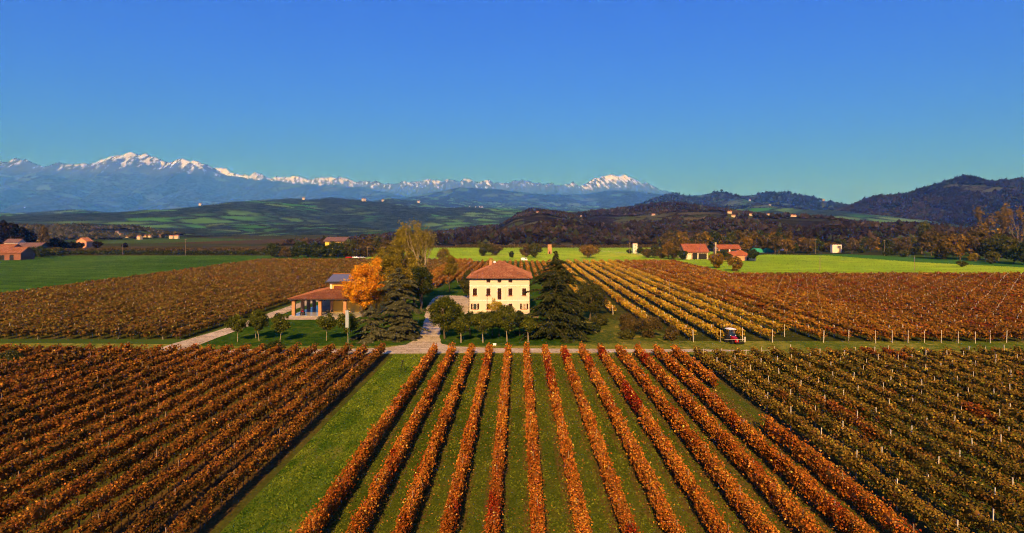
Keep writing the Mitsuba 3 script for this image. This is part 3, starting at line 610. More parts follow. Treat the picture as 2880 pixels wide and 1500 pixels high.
def bare_tree(name, label, x, y, h, w, seed, leaf=None, nleaf=0, size=0.2, z0=0.2, group=None, bark='m_bark', trunk=0.3, depth=4):
    rng = np.random.default_rng(seed); k = thing(name, label, 'tree', group); ms, tips = [], []
    def grow(p, d, L, r, lev):
        q = p + d * L * 0.5 + rng.normal(0, 0.05 * L, 3); e = p + d * L
        ms.append(tube([p, q, e], [r, r * 0.8, r * 0.6], 5 if lev < 2 else 3))
        if lev >= 2: tips.append(e); tips.append(q)
        if lev == depth: return
        for _ in range(3 if lev < 2 else 2 + (rng.random() < 0.5)):
            nd = unit(d + rng.normal(0, 0.42, 3) * [w / h * 1.5, w / h * 1.5, 0.4] + [0, 0, 0.40])
            grow(e if rng.random() < 0.6 else q, nd, L * rng.uniform(0.62, 0.85), r * 0.58, lev + 1)
    grow(np.array([x, y, -0.05]), np.array([0, 0, 1.0]), h * 0.34, trunk, 0)
    part(k, 'trunk', cat(ms), bark)
    if leaf:
        lv = Leaves(); tp = np.array(tips)[rng.integers(0, len(tips), nleaf)] + rng.normal(0, 0.045 * w, (nleaf, 3)); tp[:, 2] = np.maximum(tp[:, 2], 1)
        A, B = frame(unit(rng.normal(size=(nleaf, 3))), rng); s = size * rng.uniform(0.7, 1.3, (nleaf, 1))
        lv.quads(tp, A * s * 0.75, B * s * 0.5, tone(leaf, rng.random(nleaf), rng, nleaf)); part(k, 'crown', lv.mesh(), 'm_leaf', False, lv.color())
    return k

# young round trees on the lawn by the road
G1 = 'young round trees along the gravel road'
for j, (x, y, h, w, lab) in enumerate([(-50.6, 122.8, 4.9, 3.3, 'leftmost young round tree on the lawn, pale stem by the gravel lane'), (-48.9, 127.0, 5.2, 3.0, 'young round tree tucked behind the leftmost lawn trees'),
        (-47.0, 123.6, 5.6, 3.5, 'third young round tree from the left on the lawn'), (-42.7, 122.0, 5.4, 3.5, 'young round tree standing before the left corner of the portico apron'),
        (-34.9, 124.0, 5.2, 3.5, 'young round tree with yellow flecked crown before the yellow wall'), (-30.4, 121.6, 5.6, 3.7, 'dark young round tree behind the grey banner')]):
    broadleaf('round_tree', lab, x, y, h, w, 'round', 700 + j, z0=1.75, n=3000, size=0.18, clumps=30, trunk=0.06, group=G1, bark='m_bark_pale', top=0.4)
G2 = 'round trees in front of the villa'
for j, (x, y, h, w, z0, lab) in enumerate([(-10.3, 122, 4.6, 3.0, 1.6, 'smallest round tree left of the villa front, next to the drive bush'), (-6.4, 122, 5.7, 4.4, 1.7, 'round tree with wide crown left of the villa door'),
        (-2.1, 123.4, 7.2, 4.4, 1.8, 'tallest round tree, right of the arched villa door'), (1.7, 122.6, 4.7, 2.8, 1.9, 'small round tree in front of the wooden pergola')]):
    broadleaf('round_tree', lab, x, y, h, w, 'round', 720 + j, z0=z0, n=5200, size=0.17, clumps=34, trunk=0.09, group=G2, bark='m_bark_pale', top=0.45)
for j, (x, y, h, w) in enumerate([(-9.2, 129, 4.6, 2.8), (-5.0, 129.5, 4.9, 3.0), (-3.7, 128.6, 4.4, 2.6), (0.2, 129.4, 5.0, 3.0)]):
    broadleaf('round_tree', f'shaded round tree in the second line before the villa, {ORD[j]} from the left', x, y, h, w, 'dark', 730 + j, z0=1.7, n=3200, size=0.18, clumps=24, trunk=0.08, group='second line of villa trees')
broadleaf('drive_tree', 'broad dark bushy tree at the bend of the gravel drive', -13.7, 126.2, 8.2, 6.6, 'round', 740, z0=1.4, n=11000, size=0.19, clumps=70, trunk=0.15, top=0.42)
broadleaf('yellow_tree', 'small yellow leaved tree against the villa wall', -5.6, 158.5, 4.2, 3.4, 'lemon', 741, z0=0.9, n=1500, size=0.16, clumps=26, trunk=0.07)
broadleaf('orange_tree', 'flaming orange tree beside the portico building', -35.6, 156.0, 12.6, 9.8, 'flame', 742, z0=1.8, n=17000, size=0.23, clumps=80, trunk=0.20, top=0.36, puff=0.34)
broadleaf('orange_tree', 'narrow red orange tree top rising behind the flaming tree', -33.4, 159.5, 13.8, 4.6, 'flame', 7421, z0=3.0, n=5000, size=0.23, clumps=36, trunk=0.14, top=0.45)
broadleaf('tall_tree', 'tallest yellow green tree behind the orange tree', -30.2, 181, 22.0, 10.5, 'gold', 743, z0=3.5, n=17000, size=0.26, clumps=85, trunk=0.35, top=0.60, puff=0.28)
broadleaf('tall_tree', 'yellow green tree filling the gap between the tallest and the half bare tree', -27.0, 177, 13.0, 7.0, 'gold', 7431, z0=2.5, n=7000, size=0.26, clumps=44, trunk=0.25, top=0.5, puff=0.33)
broadleaf('yellow_tree', 'yellow green tree left of the tallest tree, above the roof', -36.6, 184, 15.0, 8.4, 'gold', 744, z0=3.0, n=10000, size=0.27, clumps=60, trunk=0.25, top=0.55)
bare_tree('thin_tree', 'half bare tree with pale upright branches right of the tallest tree', -25.4, 179, 20.5, 8.5, 745, 'gold', 4200, 0.25, trunk=0.36, depth=5, bark='m_bark_pale')
broadleaf('dark_tree', 'dark evergreen tree overhanging the gravel drive', -24.6, 172, 11.5, 6.0, 'dark', 746, z0=1.8, n=9000, size=0.25, clumps=54, trunk=0.22, top=0.5)
broadleaf('olive_tree', 'olive green tree filling in behind the cedars', -29.2, 161, 12.6, 8.6, 'yellow', 747, z0=1.0, n=13000, size=0.24, clumps=70, trunk=0.25, top=0.5)
broadleaf('yellow_tree', 'small yellow tree behind the drive, right of the tall trees', -21.6, 214, 12.0, 4.5, 'yellow', 748, z0=3, n=3000, size=0.3, clumps=30, trunk=0.15)
conifer('cedar', 'grey green cedar with layered branches and bare stem', -22.6, 128.5, 13.4, 12.0, 'cedar', 751, z0=0.8, whorls=19, per=7, spray=90, size=0.30, trunk=0.22, droop=0.26, power=0.6, irregular=0.42)
conifer('cedar', 'low spreading cedar left of the bare stem', -27.2, 125.5, 6.6, 7.2, 'cedar', 752, z0=0.3, whorls=11, per=6, spray=60, size=0.28, trunk=0.14, droop=0.34, power=0.65, irregular=0.4)
conifer('cedar', 'dense low cedar beside the gravel drive', -21.4, 125.2, 7.4, 6.4, 'cedar', 753, z0=0.2, whorls=13, per=7, spray=70, size=0.28, trunk=0.14, droop=0.26, power=0.6, irregular=0.35)
conifer('fir_tree', 'great dark conifer right of the villa', 6.9, 127.5, 16.6, 13.4, 'spruce', 754, z0=1.0, whorls=30, per=7, spray=92, size=0.30, trunk=0.34, droop=0.36, power=0.66, irregular=0.42)
conifer('fir_tree', 'low dark conifer at the right foot of the great one', 10.4, 131, 8.2, 7.0, 'spruce', 755, z0=0.3, whorls=14, per=7, spray=70, size=0.32, trunk=0.18, droop=0.32, power=0.6, irregular=0.35)
broadleaf('dark_tree', 'dark round tree right of the great conifer', 15.6, 150, 9.2, 6.6, 'mixed', 756, z0=1.5, n=8000, size=0.22, clumps=50, trunk=0.18)
broadleaf('dark_tree', 'brownish tree at the head of the golden rows', 18.2, 158, 6.6, 4.2, 'brown', 757, z0=1.0, n=3500, size=0.22, clumps=30, trunk=0.12)
broadleaf('dark_tree', 'small dark tree by the left wall of the villa', -14.6, 196, 8.2, 4.6, 'mixed', 758, z0=1.2, n=3500, size=0.26, clumps=30, trunk=0.12)
GS = 'shrubs in the rough garden'
for j, (x, y, h, w, p, lab) in enumerate([(24.6, 127.5, 4.2, 4.6, 'brown', 'largest brown shrub beside the first golden rows'), (21.5, 130.5, 2.6, 3.6, 'brown', 'low brown shrub left of the largest shrub'), (19.8, 126.0, 1.8, 3.2, 'mixed', 'low green shrub nearest the road in the garden'),
        (22.2, 140, 3.0, 3.2, 'brown', 'brown shrub behind the largest shrub'), (27.8, 124.2, 2.6, 2.8, 'brown', 'shrub right by the corner of the golden vineyard'), (17.2, 143, 2.4, 4.2, 'mixed', 'green shrub under the dark round tree'), (14.0, 134, 1.6, 4.0, 'dark', 'low dark shrub at the edge of the conifer shade')]):
    broadleaf('shrub', lab, x, y, h, w, p, 760 + j, z0=0.15, n=2600, size=0.18, clumps=26, trunk=0.05, cat_='shrub', group=GS)
broadleaf('shrub', 'dark green shrub standing among the rust vine rows far left', -73.5, 98.5, 2.9, 3.6, 'mixed', 771, z0=0.3, n=2600, size=0.18, clumps=22, trunk=0.05, cat_='shrub')
broadleaf('shrub', 'dark green bush at the road end of the rust rows', -39.5, 110.4, 2.2, 3.0, 'dark', 772, z0=0.2, n=2200, size=0.17, clumps=20, trunk=0.05, cat_='shrub')

# trees out on the plain
def plain_tree(lab, sx, sy, D, h, w, pal, seed, n=900, group='far trees on the plain', name='far_tree', z0=None, top=0.45):
    x = (sx - 1459) / 1920 * D
    broadleaf(name, lab, x, D, h, w, pal, seed, z0=(0.12 * h if z0 is None else z0), n=n, size=0.030 * math.sqrt(h * w) + D * 0.00115, clumps=26, trunk=0.02 * h, group=group, top=top)
plain_tree('left one of two dark trees in the bright field above the villa roof', 1362, 0, 469, 9.8, 11.5, 'mixed', 801, 1500)
plain_tree('right one of two dark trees in the bright field above the villa roof', 1391, 0, 472, 8.4, 10.5, 'brown', 802, 1400)
plain_tree('tiny dark tree in the bright field right of the two trees', 1439, 0, 440, 4.4, 3.4, 'dark', 803, 500)
plain_tree('brown green tree left of the brick tower', 1479, 0, 446, 8.6, 8.0, 'brown', 804, 1200)
plain_tree('dark green tree touching the left side of the brick tower', 1505, 0, 440, 9.6, 9.5, 'mixed', 805, 1500)
plain_tree('lone round tree in the bright field between brick tower and white tower', 1656, 0, 440, 8.3, 12.5, 'ochre', 806, 1800)
plain_tree('green bush hugging the right side of the white tower', 1801, 0, 508, 4.8, 5.6, 'dark', 807, 700)
plain_tree('small bush left of the white tower', 1770, 0, 508, 3.0, 4.0, 'dark', 808, 400)
plain_tree('yellow bush behind the thin tree at the end of the bright field', 1246, 0, 405, 7.0, 9.5, 'yellow', 809, 900)
for j, (sx, D, h, w, p) in enumerate([(1822, 440, 6.0, 8, 'brown'), (1841, 436, 8.0, 8, 'mixed'), (1860, 430, 6.5, 7, 'brown'), (1880, 425, 11.5, 9, 'ochre'), (1897, 418, 9.0, 8, 'brown'), (1904, 440, 15, 9, 'brown')]):
    plain_tree(f'brown hedgerow tree left of the barn, {ORD[j]} from the white tower', sx, 0, D, h, w, p, 820 + j, 1000, 'hedgerow left of the barn')
plain_tree('dark green bush in front of the barn gable', 1920, 0, 414, 6.0, 6.4, 'dark', 830, 900)
plain_tree('left one of two brown trees on the grass before the farmhouse', 2015, 0, 333, 7.6, 7.2, 'ochre', 831, 1800, None)
plain_tree('right one of two brown trees on the grass before the farmhouse', 2070, 0, 312, 6.6, 6.8, 'ochre', 832, 1800, None)
plain_tree('dark bush against the left front of the farmhouse', 2032, 0, 396, 7.0, 7.6, 'dark', 833, 900)
plain_tree('brown bush in front of the farmhouse annex', 2052, 0, 392, 4.4, 6.5, 'brown', 834, 700)
plain_tree('dark tree at the right end of the farmhouse', 2119, 0, 398, 6.8, 6.4, 'dark', 835, 1000)
rb = np.random.default_rng(77)
GW = 'trees of the dark wood behind the farms'
for j in range(30):
    sx = 1868 + j * 12.0 + rb.uniform(-5, 5); D = rb.uniform(500, 590); h = rb.uniform(11, 19)
    plain_tree(f'tree of the wood behind barn and farmhouse, {ORD[j]} from the left', sx, 0, D, h, rb.uniform(9, 14), ['mixed', 'brown', 'dark', 'brown', 'ochre'][j % 5], 840 + j, 700, GW)
for j in range(26):
    sx = 2235 + j * 15.5 + rb.uniform(-6, 6); D = rb.uniform(500, 560); h = rb.uniform(6, 12)
    plain_tree(f'bush of the long hedge behind the right bright field, {ORD[j]} from the left', sx, 0, D, h, rb.uniform(7, 12), ['dark', 'mixed', 'brown', 'ochre'][j % 4], 880 + j, 600, 'hedge behind the bright field')
for j, (sx, D, h, w, p, lab) in enumerate([(2178, 520, 17, 10, 'ochre', 'tall orange brown tree above the green tents'), (2257, 520, 12.5, 7, 'ochre', 'slender ochre tree right of the white umbrella'), (2592, 500, 23, 17, 'mixed', 'tall tree towering over the hedge on the right'),
        (2620, 470, 18, 15, 'brown', 'brown tree at the foot of the tall tree on the right'), (2545, 480, 14, 10, 'brown', 'brown grey tree left of the tall tree on the right'), (2646, 420, 15.5, 18, 'brown', 'leftmost big brown tree of the right hand grove'),
        (2700, 415, 16, 18, 'ochre', 'second big tree of the right hand grove, ochre'), (2752, 412, 18.5, 19, 'brown', 'third big tree of the right hand grove, tallest of it'), (2808, 400, 16, 18, 'mixed', 'fourth big tree of the right hand grove, greenish'), (2850, 375, 14.5, 17, 'mixed', 'rightmost green tree of the right hand grove'),
        (2790, 372, 6.5, 8, 'mixed', 'pale flowering bush in front of the right hand grove'), (2738, 398, 4.2, 7, 'yellow', 'yellow bush at the foot of the right hand grove'), (2890, 360, 12, 15, 'dark', 'dark tree at the very right border')]):
    plain_tree(lab, sx, 0, D, h, w, p, 910 + j, 1900 if D < 460 else 1300, 'grove and big trees on the right')
for j, (sx, D, h, w) in enumerate([(2772, 440, 33, 15), (2815, 438, 30, 13), (2862, 430, 35, 16)]):
    bare_tree('bare_tree', f'tall bare tree rising behind the right hand grove, {ORD[j]} from the left', (sx - 1459) / 1920 * D, D, h, w, 930 + j, 'ochre', 420, 0.9, group='bare trees behind the grove', trunk=0.8)
for j, (sx, D, h, w, p) in enumerate([(2491, 470, 3.6, 4.0, 'dark'), (2510, 465, 3.8, 4.2, 'dark'), (2543, 448, 5.2, 7.5, 'mixed'), (2705, 345, 3.4, 5.4, 'mixed')]):
    plain_tree(f'small field tree standing in the green strips on the right, {ORD[j]} from the left', sx, 0, D, h, w, p, 940 + j, 400, 'field trees on the right')
# far left wood and poplar, hedges
for j, (sx, D, h, w) in enumerate([(-10, 560, 27, 16), (14, 565, 27, 15), (34, 560, 25, 14), (54, 570, 21, 14), (72, 575, 18, 13), (90, 580, 15.5, 12), (106, 585, 12.5, 11), (136, 590, 10, 11), (150, 585, 12, 8), (166, 600, 7, 10), (184, 600, 6.2, 10), (202, 605, 5.8, 10), (220, 610, 5, 10)]):
    plain_tree(f'black brown tree of the wood on the far left, {ORD[j]} from the border', sx, 0, D, h, w, 'black', 950 + j, 1100, 'dark wood on the far left', z0=0.3)
plain_tree('slim poplar standing out of the far left wood', 121, 0, 575, 21, 8.5, 'brown', 964, 1300, None, z0=1)
for j, (sx, D, h, w, p) in enumerate([(95, 450, 6.5, 9, 'dark'), (110, 446, 7.5, 9, 'dark'), (124, 440, 6.5, 9, 'dark'), (137, 470, 5, 9, 'mixed'), (150, 470, 4.6, 9, 'mixed'), (170, 468, 5.4, 7, 'dark'), (275, 610, 7, 8, 'black'), (350, 640, 4, 6, 'black')]):
    plain_tree(f'dark bush along the left edge of the green field, {ORD[j]} from the left', sx, 0, D, h, w, p, 966 + j, 600, 'bushes at the left field edge')
def hedge(label, x0, x1, D, h, w, pal, seed, n):
    rng = np.random.default_rng(seed); k = thing('hedge', label, 'hedge'); xx = rng.uniform(x0, x1, n)
    top = h * (0.6 + 0.8 * n1(xx / 5.0, seed)); P = np.stack([xx, D + rng.normal(0, w / 2, n), top * rng.random(n) ** 0.6 + 0.1], -1)
    A, B = frame(unit(rng.normal(size=(n, 3)) + [0, -0.4, 0.4]), rng); s = 0.75 * rng.uniform(0.7, 1.3, (n, 1))
    lv = Leaves(); lv.quads(P, A * s, B * s * 0.7, tone(pal, rng.random(n), rng, n)); part(k, 'foliage', lv.mesh(), 'm_leaf', False, lv.color())
    part(k, 'trunk', cat([tube([(q, D, -0.05), (q, D, h * 0.5)], [0.12, 0.06], 4) for q in np.arange(x0 + 1, x1, 6.0)]), 'm_bark', stuff=True)
hedge('low dark hedge along the far edge of the left green field', -345, -112, 486, 2.6, 1.6, 'dark', 980, 5200)
hedge('brownish hedge farther back beyond the left green field', -430, -120, 560, 2.2, 3.0, 'brown', 981, 3600)
hedge('thin far hedge under the dark hill behind the bright field', -60, 150, 645, 2.4, 3.0, 'brown', 982, 2600)
GH = 'clipped evergreens above the brown vineyard'
for j, (sx, D, h, w, p) in enumerate([(763, 446, 9.2, 9.5, 'dark'), (779, 444, 8.6, 8.5, 'dark'), (803, 442, 6.5, 8, 'brown'), (815, 446, 5.5, 8, 'mixed'), (836, 444, 9.8, 9, 'dark'), (853, 442, 10.2, 9, 'dark'), (871, 444, 10, 9, 'dark'), (889, 442, 9.8, 9, 'dark'), (906, 442, 8.6, 9, 'dark'), (922, 444, 8.0, 8, 'dark'), (938, 442, 10.0, 9, 'dark'), (953, 444, 9.4, 9, 'dark')]):
    plain_tree(f'dark clipped evergreen above the brown vineyard, {ORD[j]} from the left', sx, 0, D, h, w, p, 990 + j, 1100, GH, z0=0.3)
for j, (sx, D, h, w, p) in enumerate([(972, 455, 10.5, 11, 'brown'), (994, 452, 12.5, 12, 'mixed'), (1016, 455, 13, 12, 'brown'), (1040, 452, 12.5, 12, 'brown'), (1064, 455, 13.5, 11, 'mixed'), (1088, 450, 11, 10, 'brown'), (1105, 452, 10, 10, 'brown')]):
    plain_tree(f'brown leaved tree right of the clipped evergreens, {ORD[j]} from the left', sx, 0, D, h, w, p, 1004 + j, 1100, 'brown trees above the vineyard', z0=0.6)

# ------------------------------------------------------------------ buildings
def tiled_slope(corners, pitch_u=0.24, course=0.42, lift=0.0):
    """barrel tiles on a roof slope: corners = eave left, eave right, top right, top left (top may be a point). Returns vertices, faces, uv (a cell per tile)"""
    e0, e1, t1, t0 = (np.array(c, float) for c in corners)
    ux = unit(e1 - e0); nrm = unit(np.cross(e1 - e0, (t0 + t1) / 2 - e0)); nrm = nrm if nrm[2] > 0 else -nrm
    up = np.cross(nrm, ux); up = up if up[2] > 0 else -up
    W = np.dot(e1 - e0, ux); a0, h0 = np.dot(t0 - e0, ux), np.dot(t0 - e0, up); a1, h1 = np.dot(t1 - e0, ux), np.dot(t1 - e0, up)
    V, F, UV = [], [], []
    prof = [(0.0, 0.0), (0.18, 0.055), (0.5, 0.085), (0.82, 0.055), (1.0, 0.0)]
    n = int(W / pitch_u)
    for i in range(n):
        xc = (i + 0.5) * W / n
        hm = min(h0 * xc / a0 if a0 > 1e-6 and xc < a0 else 1e9, h1 * (W - xc) / (W - a1) if W - a1 > 1e-6 and xc > a1 else 1e9, max(h0, h1))
        m = max(1, int(math.ceil(hm / course)))
        for j in range(m):
            y0, y1 = j * course, min((j + 1) * course + 0.05, hm)
            if y1 - y0 < 0.05: continue
            b = len(V)
            for (yy, dz) in ((y0, 0.035 + lift), (y1, 0.0 + lift)):
                for (q, z) in prof:
                    V.append(e0 + ux * ((i + q) * W / n) + up * yy + nrm * (z + dz)); UV.append((i + 0.5 + 100 * lift, j + 0.5))
            for q in range(4): F += [[b + q, b + q + 1, b + q + 6], [b + q, b + q + 6, b + q + 5]]
    return np.array(V), np.array(F), np.array(UV)
def tiles_part(parent, slopes, mat, P=None, **kw):
    V, F, U, at = [], [], [], 0
    for s_ in slopes:
        v, f, u = tiled_slope(s_, **kw); V.append(v); F.append(f + at); U.append(u + 37 * len(U)); at += len(v)
    V = np.vstack(V)
    if P is not None: V = P(trimesh.Trimesh(V, np.vstack(F), process=False)).vertices
    return part(parent, 'tile', (np.asarray(V), np.vstack(F)), mat, False, uv=np.vstack(U), stuff=True)

# --- the villa
VX, VY, VW, VD, VH = -11.75, 163.0, 14.3, 15.2, 8.35
P = placer(VX, VY, 0)
villa = thing('villa', 'pale yellow three storey villa with red hipped tile roof and white bands', 'house')
wins = []   # x centre, z0, z1, width, kind
for xc in (4.5, 7.13, 9.75): wins.append((xc, 7.32, 8.10, 0.94, 'attic'))
for xc in (1.29, 4.5, 9.75, 13.03): wins.append((xc, 4.22, 5.95, 0.94, 'closed'))
wins.append((7.13, 3.25, 5.97, 0.92, 'tall'))
for xc in (4.5, 9.75): wins.append((xc, 0.93, 2.28, 0.92, 'closed'))
for xc in (1.29, 13.03): wins.append((xc, 0.93, 2.28, 0.78, 'open'))
arch = Polygon([(6.5, 0.15), (7.76, 0.15), (7.76, 2.05)] + [(7.13 + 0.63 * math.cos(a), 2.05 + 0.63 * math.sin(a)) for a in np.linspace(0.15, math.pi - 0.15, 9)] + [(6.5, 2.05)])
front = sbox(0, -0.05, VW, VH)
for (xc, z0, z1, w, kd) in wins: front = front.difference(sbox(xc - w / 2, z0, xc + w / 2, z1))
front = front.difference(arch)
side = sbox(0.35, -0.05, VD - 0.35, VH)
sidew = side
for yc in (3.0, 7.6, 12.2):
    for (z0, z1) in ((0.93, 2.28), (4.22, 5.95), (7.32, 8.1)): sidew = sidew.difference(sbox(yc - 0.46, z0, yc + 0.46, z1))
wall = cat([panel(front, 0.35), panel(sbox(0, -0.05, VW, VH), 0.35, VD - 0.35), side_panel(sidew, 0.35), side_panel(sidew, 0.35, VW - 0.35)])
part(villa, 'wall', P(wall), 'm_plaster')
for (xc, z0, z1, w, kd) in wins:
    hw = w / 2; fr = 0.14
    ring = sbox(xc - hw - fr, z0 - (0 if kd in ('closed', 'open', 'tall') else fr), xc + hw + fr, z1 + fr).difference(sbox(xc - hw, z0 - 0.01, xc + hw, z1))
    win = part(villa, 'window', P(panel(ring, 0.03, -0.03)), 'm_white')
    if kd != 'open':
        for sgn in (0, 1):
            a, b = (xc - hw + 0.01, xc - 0.008) if sgn == 0 else (xc + 0.008, xc + hw - 0.01)
            ms = [bx(a, a + 0.06, 0.09, 0.14, z0 + 0.01, z1 - 0.01), bx(b - 0.06, b, 0.09, 0.14, z0 + 0.01, z1 - 0.01), bx(a + 0.06, b - 0.06, 0.115, 0.14, z0 + 0.02, z1 - 0.02)]
            for zz in np.arange(z0 + 0.08, z1 - 0.08, 0.11):
                s_ = bx(a + 0.06, b - 0.06, -0.03, 0.03, -0.008, 0.008); s_.apply_transform(trimesh.transformations.rotation_matrix(0.6, [1, 0, 0])); s_.apply_translation((0, 0.107, zz)); ms.append(s_)
            part(win, 'shutter', P(cat(ms)), 'm_shutter')
    else:
        part(win, 'pane', P(bx(xc - hw, xc + hw, 0.16, 0.18, z0, z1)), 'm_glass' if xc < 5 else 'm_curtain')
        part(win, 'frame', P(cat([bx(xc - hw, xc - hw + 0.06, 0.11, 0.155, z0, z1), bx(xc + hw - 0.06, xc + hw, 0.11, 0.155, z0, z1), bx(xc - 0.03, xc + 0.03, 0.11, 0.155, z0, z1), bx(xc - hw + 0.06, xc + hw - 0.06, 0.115, 0.15, z1 - 0.07, z1)])), 'm_shutter')
        for sgn in (-1, 1):
            c = xc + sgn * (hw + fr + 0.23)
            part(win, 'shutter', P(cat([bx(c - 0.21, c + 0.21, -0.08, -0.035, z0 + 0.01, z1 + 0.04)] + [bx(c - 0.17, c + 0.17, -0.092, -0.08, q, q + 0.06) for q in np.arange(z0 + 0.08, z1 - 0.05, 0.12)])), 'm_shutter')
    if kd in ('closed', 'open'): part(win, 'sill', P(bx(xc - hw - 0.22, xc + hw + 0.22, -0.14, 0.05, z0 - 0.11, z0 - 0.003)), 'm_orange_sill')
for sx_ in (0, 1):
    for yc in (3.0, 7.6, 12.2):
        for (z0, z1) in ((0.93, 2.28), (4.22, 5.95), (7.32, 8.1)):
            x0 = 0.10 if sx_ == 0 else VW - 0.15
            part(villa, 'window', P(bx(x0, x0 + 0.05, yc - 0.46, yc + 0.46, z0, z1)), 'm_shutter')
dr_ = part(villa, 'door', P(panel(arch.buffer(-0.005), 0.06, 0.18)), 'm_shutter')
ar_o = unary_union([arch.buffer(0.14, join_style=2)]).difference(arch).intersection(sbox(0, 0.15, VW, 4))
part(dr_, 'frame', P(panel(ar_o, 0.03, -0.03)), 'm_white')
for zb in (3.02, 6.44): part(villa, 'band', P(bx(0.06, VW - 0.06, -0.045, 0.0, zb, zb + 0.17)), 'm_paint_white')
part(villa, 'plinth', P(bx(-0.03, VW + 0.03, -0.06, -0.001, -0.05, 0.42)), 'm_creamwall')
OH = 0.72; e = dict(x0=-OH, x1=VW + OH, y0=-OH, y1=VD + OH)
ze, za = 8.46, 12.0; ax0, ax1, ay = 6.9, 7.4, VD / 2
EL, ER, BR, BL = (e['x0'], e['y0'], ze), (e['x1'], e['y0'], ze), (e['x1'], e['y1'], ze), (e['x0'], e['y1'], ze)
A0, A1 = (ax0, ay, za), (ax1, ay, za)
rv = np.array([EL, ER, BR, BL, A0, A1]); low = rv[:4] - [0, 0, 0.10]
rm = trimesh.Trimesh(np.vstack([rv, low]), [[0, 1, 5], [0, 5, 4], [1, 2, 5], [2, 3, 4], [2, 4, 5], [3, 0, 4], [6, 8, 7], [6, 9, 8], [0, 6, 7], [0, 7, 1], [1, 7, 8], [1, 8, 2], [2, 8, 9], [2, 9, 3], [3, 9, 6], [3, 6, 0]], process=False)
roof = part(villa, 'roof', P(rm), 'm_tile_brown')
tiles_part(roof, [(EL, ER, A1, A0), (ER, BR, A1, A1), (BR, BL, A0, A1), (BL, EL, A0, A0)], 'm_tile', P)
for a, b in ((EL, A0), (ER, A1), (BR, A1), (BL, A0), (A0, A1)): part(roof, 'ridge', P(tube([np.array(a) + [0, 0, 0.07], (np.array(a) + np.array(b)) / 2 + [0, 0, 0.09], np.array(b) + [0, 0, 0.09]], 0.11, 6)), 'm_tile')
part(villa, 'eaves', P(panel(sbox(-0.45, 8.1, VW + 0.45, 8.35), 0.38, -0.40)), 'm_iron')
part(villa, 'eaves', P(side_panel(sbox(-0.02, 8.1, VD + 0.3, 8.35), 0.38, -0.42)), 'm_iron')
part(villa, 'eaves', P(side_panel(sbox(-0.02, 8.1, VD + 0.3, 8.35), 0.38, VW + 0.04)), 'm_iron')
part(villa, 'gutter', P(tube([(-OH - 0.05, -OH - 0.08, 8.34), (VW / 2, -OH - 0.08, 8.33), (VW + OH + 0.05, -OH - 0.08, 8.34)], 0.09, 6)), 'm_iron')
for xx in (-0.12, VW + 0.12):
    part(villa, 'downpipe', P(tube([(xx, -OH, 8.3), (xx, -OH + 0.15, 8.1), (xx, -0.12, 7.75), (xx, -0.10, 4), (xx, -0.10, 0.0)], 0.065, 6)), 'm_iron')
part(villa, 'pipe', P(tube([(8.5, -0.04, 3.1), (8.5, -0.04, 6.3), (11, -0.04, 6.34), (VW - 0.1, -0.04, 6.34)], 0.03, 5)), 'm_yellow')
def chimney(x, y, z, w, h, dark):
    c = part(roof, 'chimney', P(bx(x - w / 2, x + w / 2, y - w / 2, y + w / 2, z, z + h)), 'm_brick_dark' if dark else 'm_brick')
    ms = [bx(x + a * w * 0.42 - 0.07, x + a * w * 0.42 + 0.07, y + b * w * 0.42 - 0.07, y + b * w * 0.42 + 0.07, z + h, z + h + 0.32) for a in (-1, 1) for b in (-1, 1)]
    v = w * 0.72
    hood = trimesh.Trimesh([(x - v, y - v, z + h + 0.32), (x + v, y - v, z + h + 0.32), (x + v, y + v, z + h + 0.32), (x - v, y + v, z + h + 0.32), (x, y - v, z + h + 0.68), (x, y + v, z + h + 0.68)], [[0, 1, 4], [1, 2, 5], [1, 5, 4], [2, 3, 5], [3, 0, 4], [3, 4, 5], [0, 2, 1], [0, 3, 2]], process=False)
    part(roof, 'chimney_hood', P(cat(ms + [hood])), 'm_tile_brown' if not dark else 'm_iron')
chimney(4.75, 7.2, 10.7, 0.78, 1.55, False); chimney(0.45, 2.6, 9.0, 0.55, 0.75, True)
dish = trimesh.creation.icosphere(subdivisions=2, radius=0.34); dish.vertices *= [1, 0.28, 1]; dish.apply_transform(trimesh.transformations.rotation_matrix(0.3, [1, 0, 0])); dish.apply_translation((5.75, 6.3, 11.9))
sd = part(roof, 'satellite_dish', P(dish), 'm_paint_white', True)
part(roof, 'dish_mast', P(tube([(5.75, 6.4, 11.2), (5.75, 6.4, 11.9)], 0.03, 5)), 'm_steel')
struct('villa_pavement', 'narrow pale pavement along the villa front', slab([(VX - 1.2, VY - 1.6), (VX + VW + 1.0, VY - 1.6), (VX + VW + 1.0, VY - 0.07), (VX - 1.2, VY - 0.07)], -0.05, 0.12), 'm_concrete')

# --- the portico building
por = thing('portico_building', 'low ochre building with brick portico, brown tile roof and raised upper storey', 'building')
PX0, PX1, PY0, PY1 = -53.2, -33.0, 156.9, 178.0
I = placer(0, 0, 0)
part(por, 'floor', slab([(-52.9, 157.2), (-33.2, 157.2), (-33.2, 178), (-52.9, 178)], -0.05, 0.14), 'm_floor')
cols = [(-52.1, 158.1), (-46.0, 158.1), (-40.2, 158.1), (-34.4, 158.1), (-52.1, 164.6), (-52.1, 169.2), (-52.1, 173.8)]
for cx, cy in cols: part(por, 'column', bx(cx - 0.36, cx + 0.36, cy - 0.36, cy + 0.36, 0.14, 3.62), 'm_brick')
part(por, 'beam', cat([bx(-52.6, -33.5, 157.75, 158.45, 3.62, 4.02), bx(-52.6, -51.7, 158.46, 177, 3.62, 4.02)]), 'm_iron')
wf = sbox(-45.0, 0.14, -33.4, 7.3).difference(sbox(-41.0 + 4, 0.14, -41.0 + 5.4, 2.6))
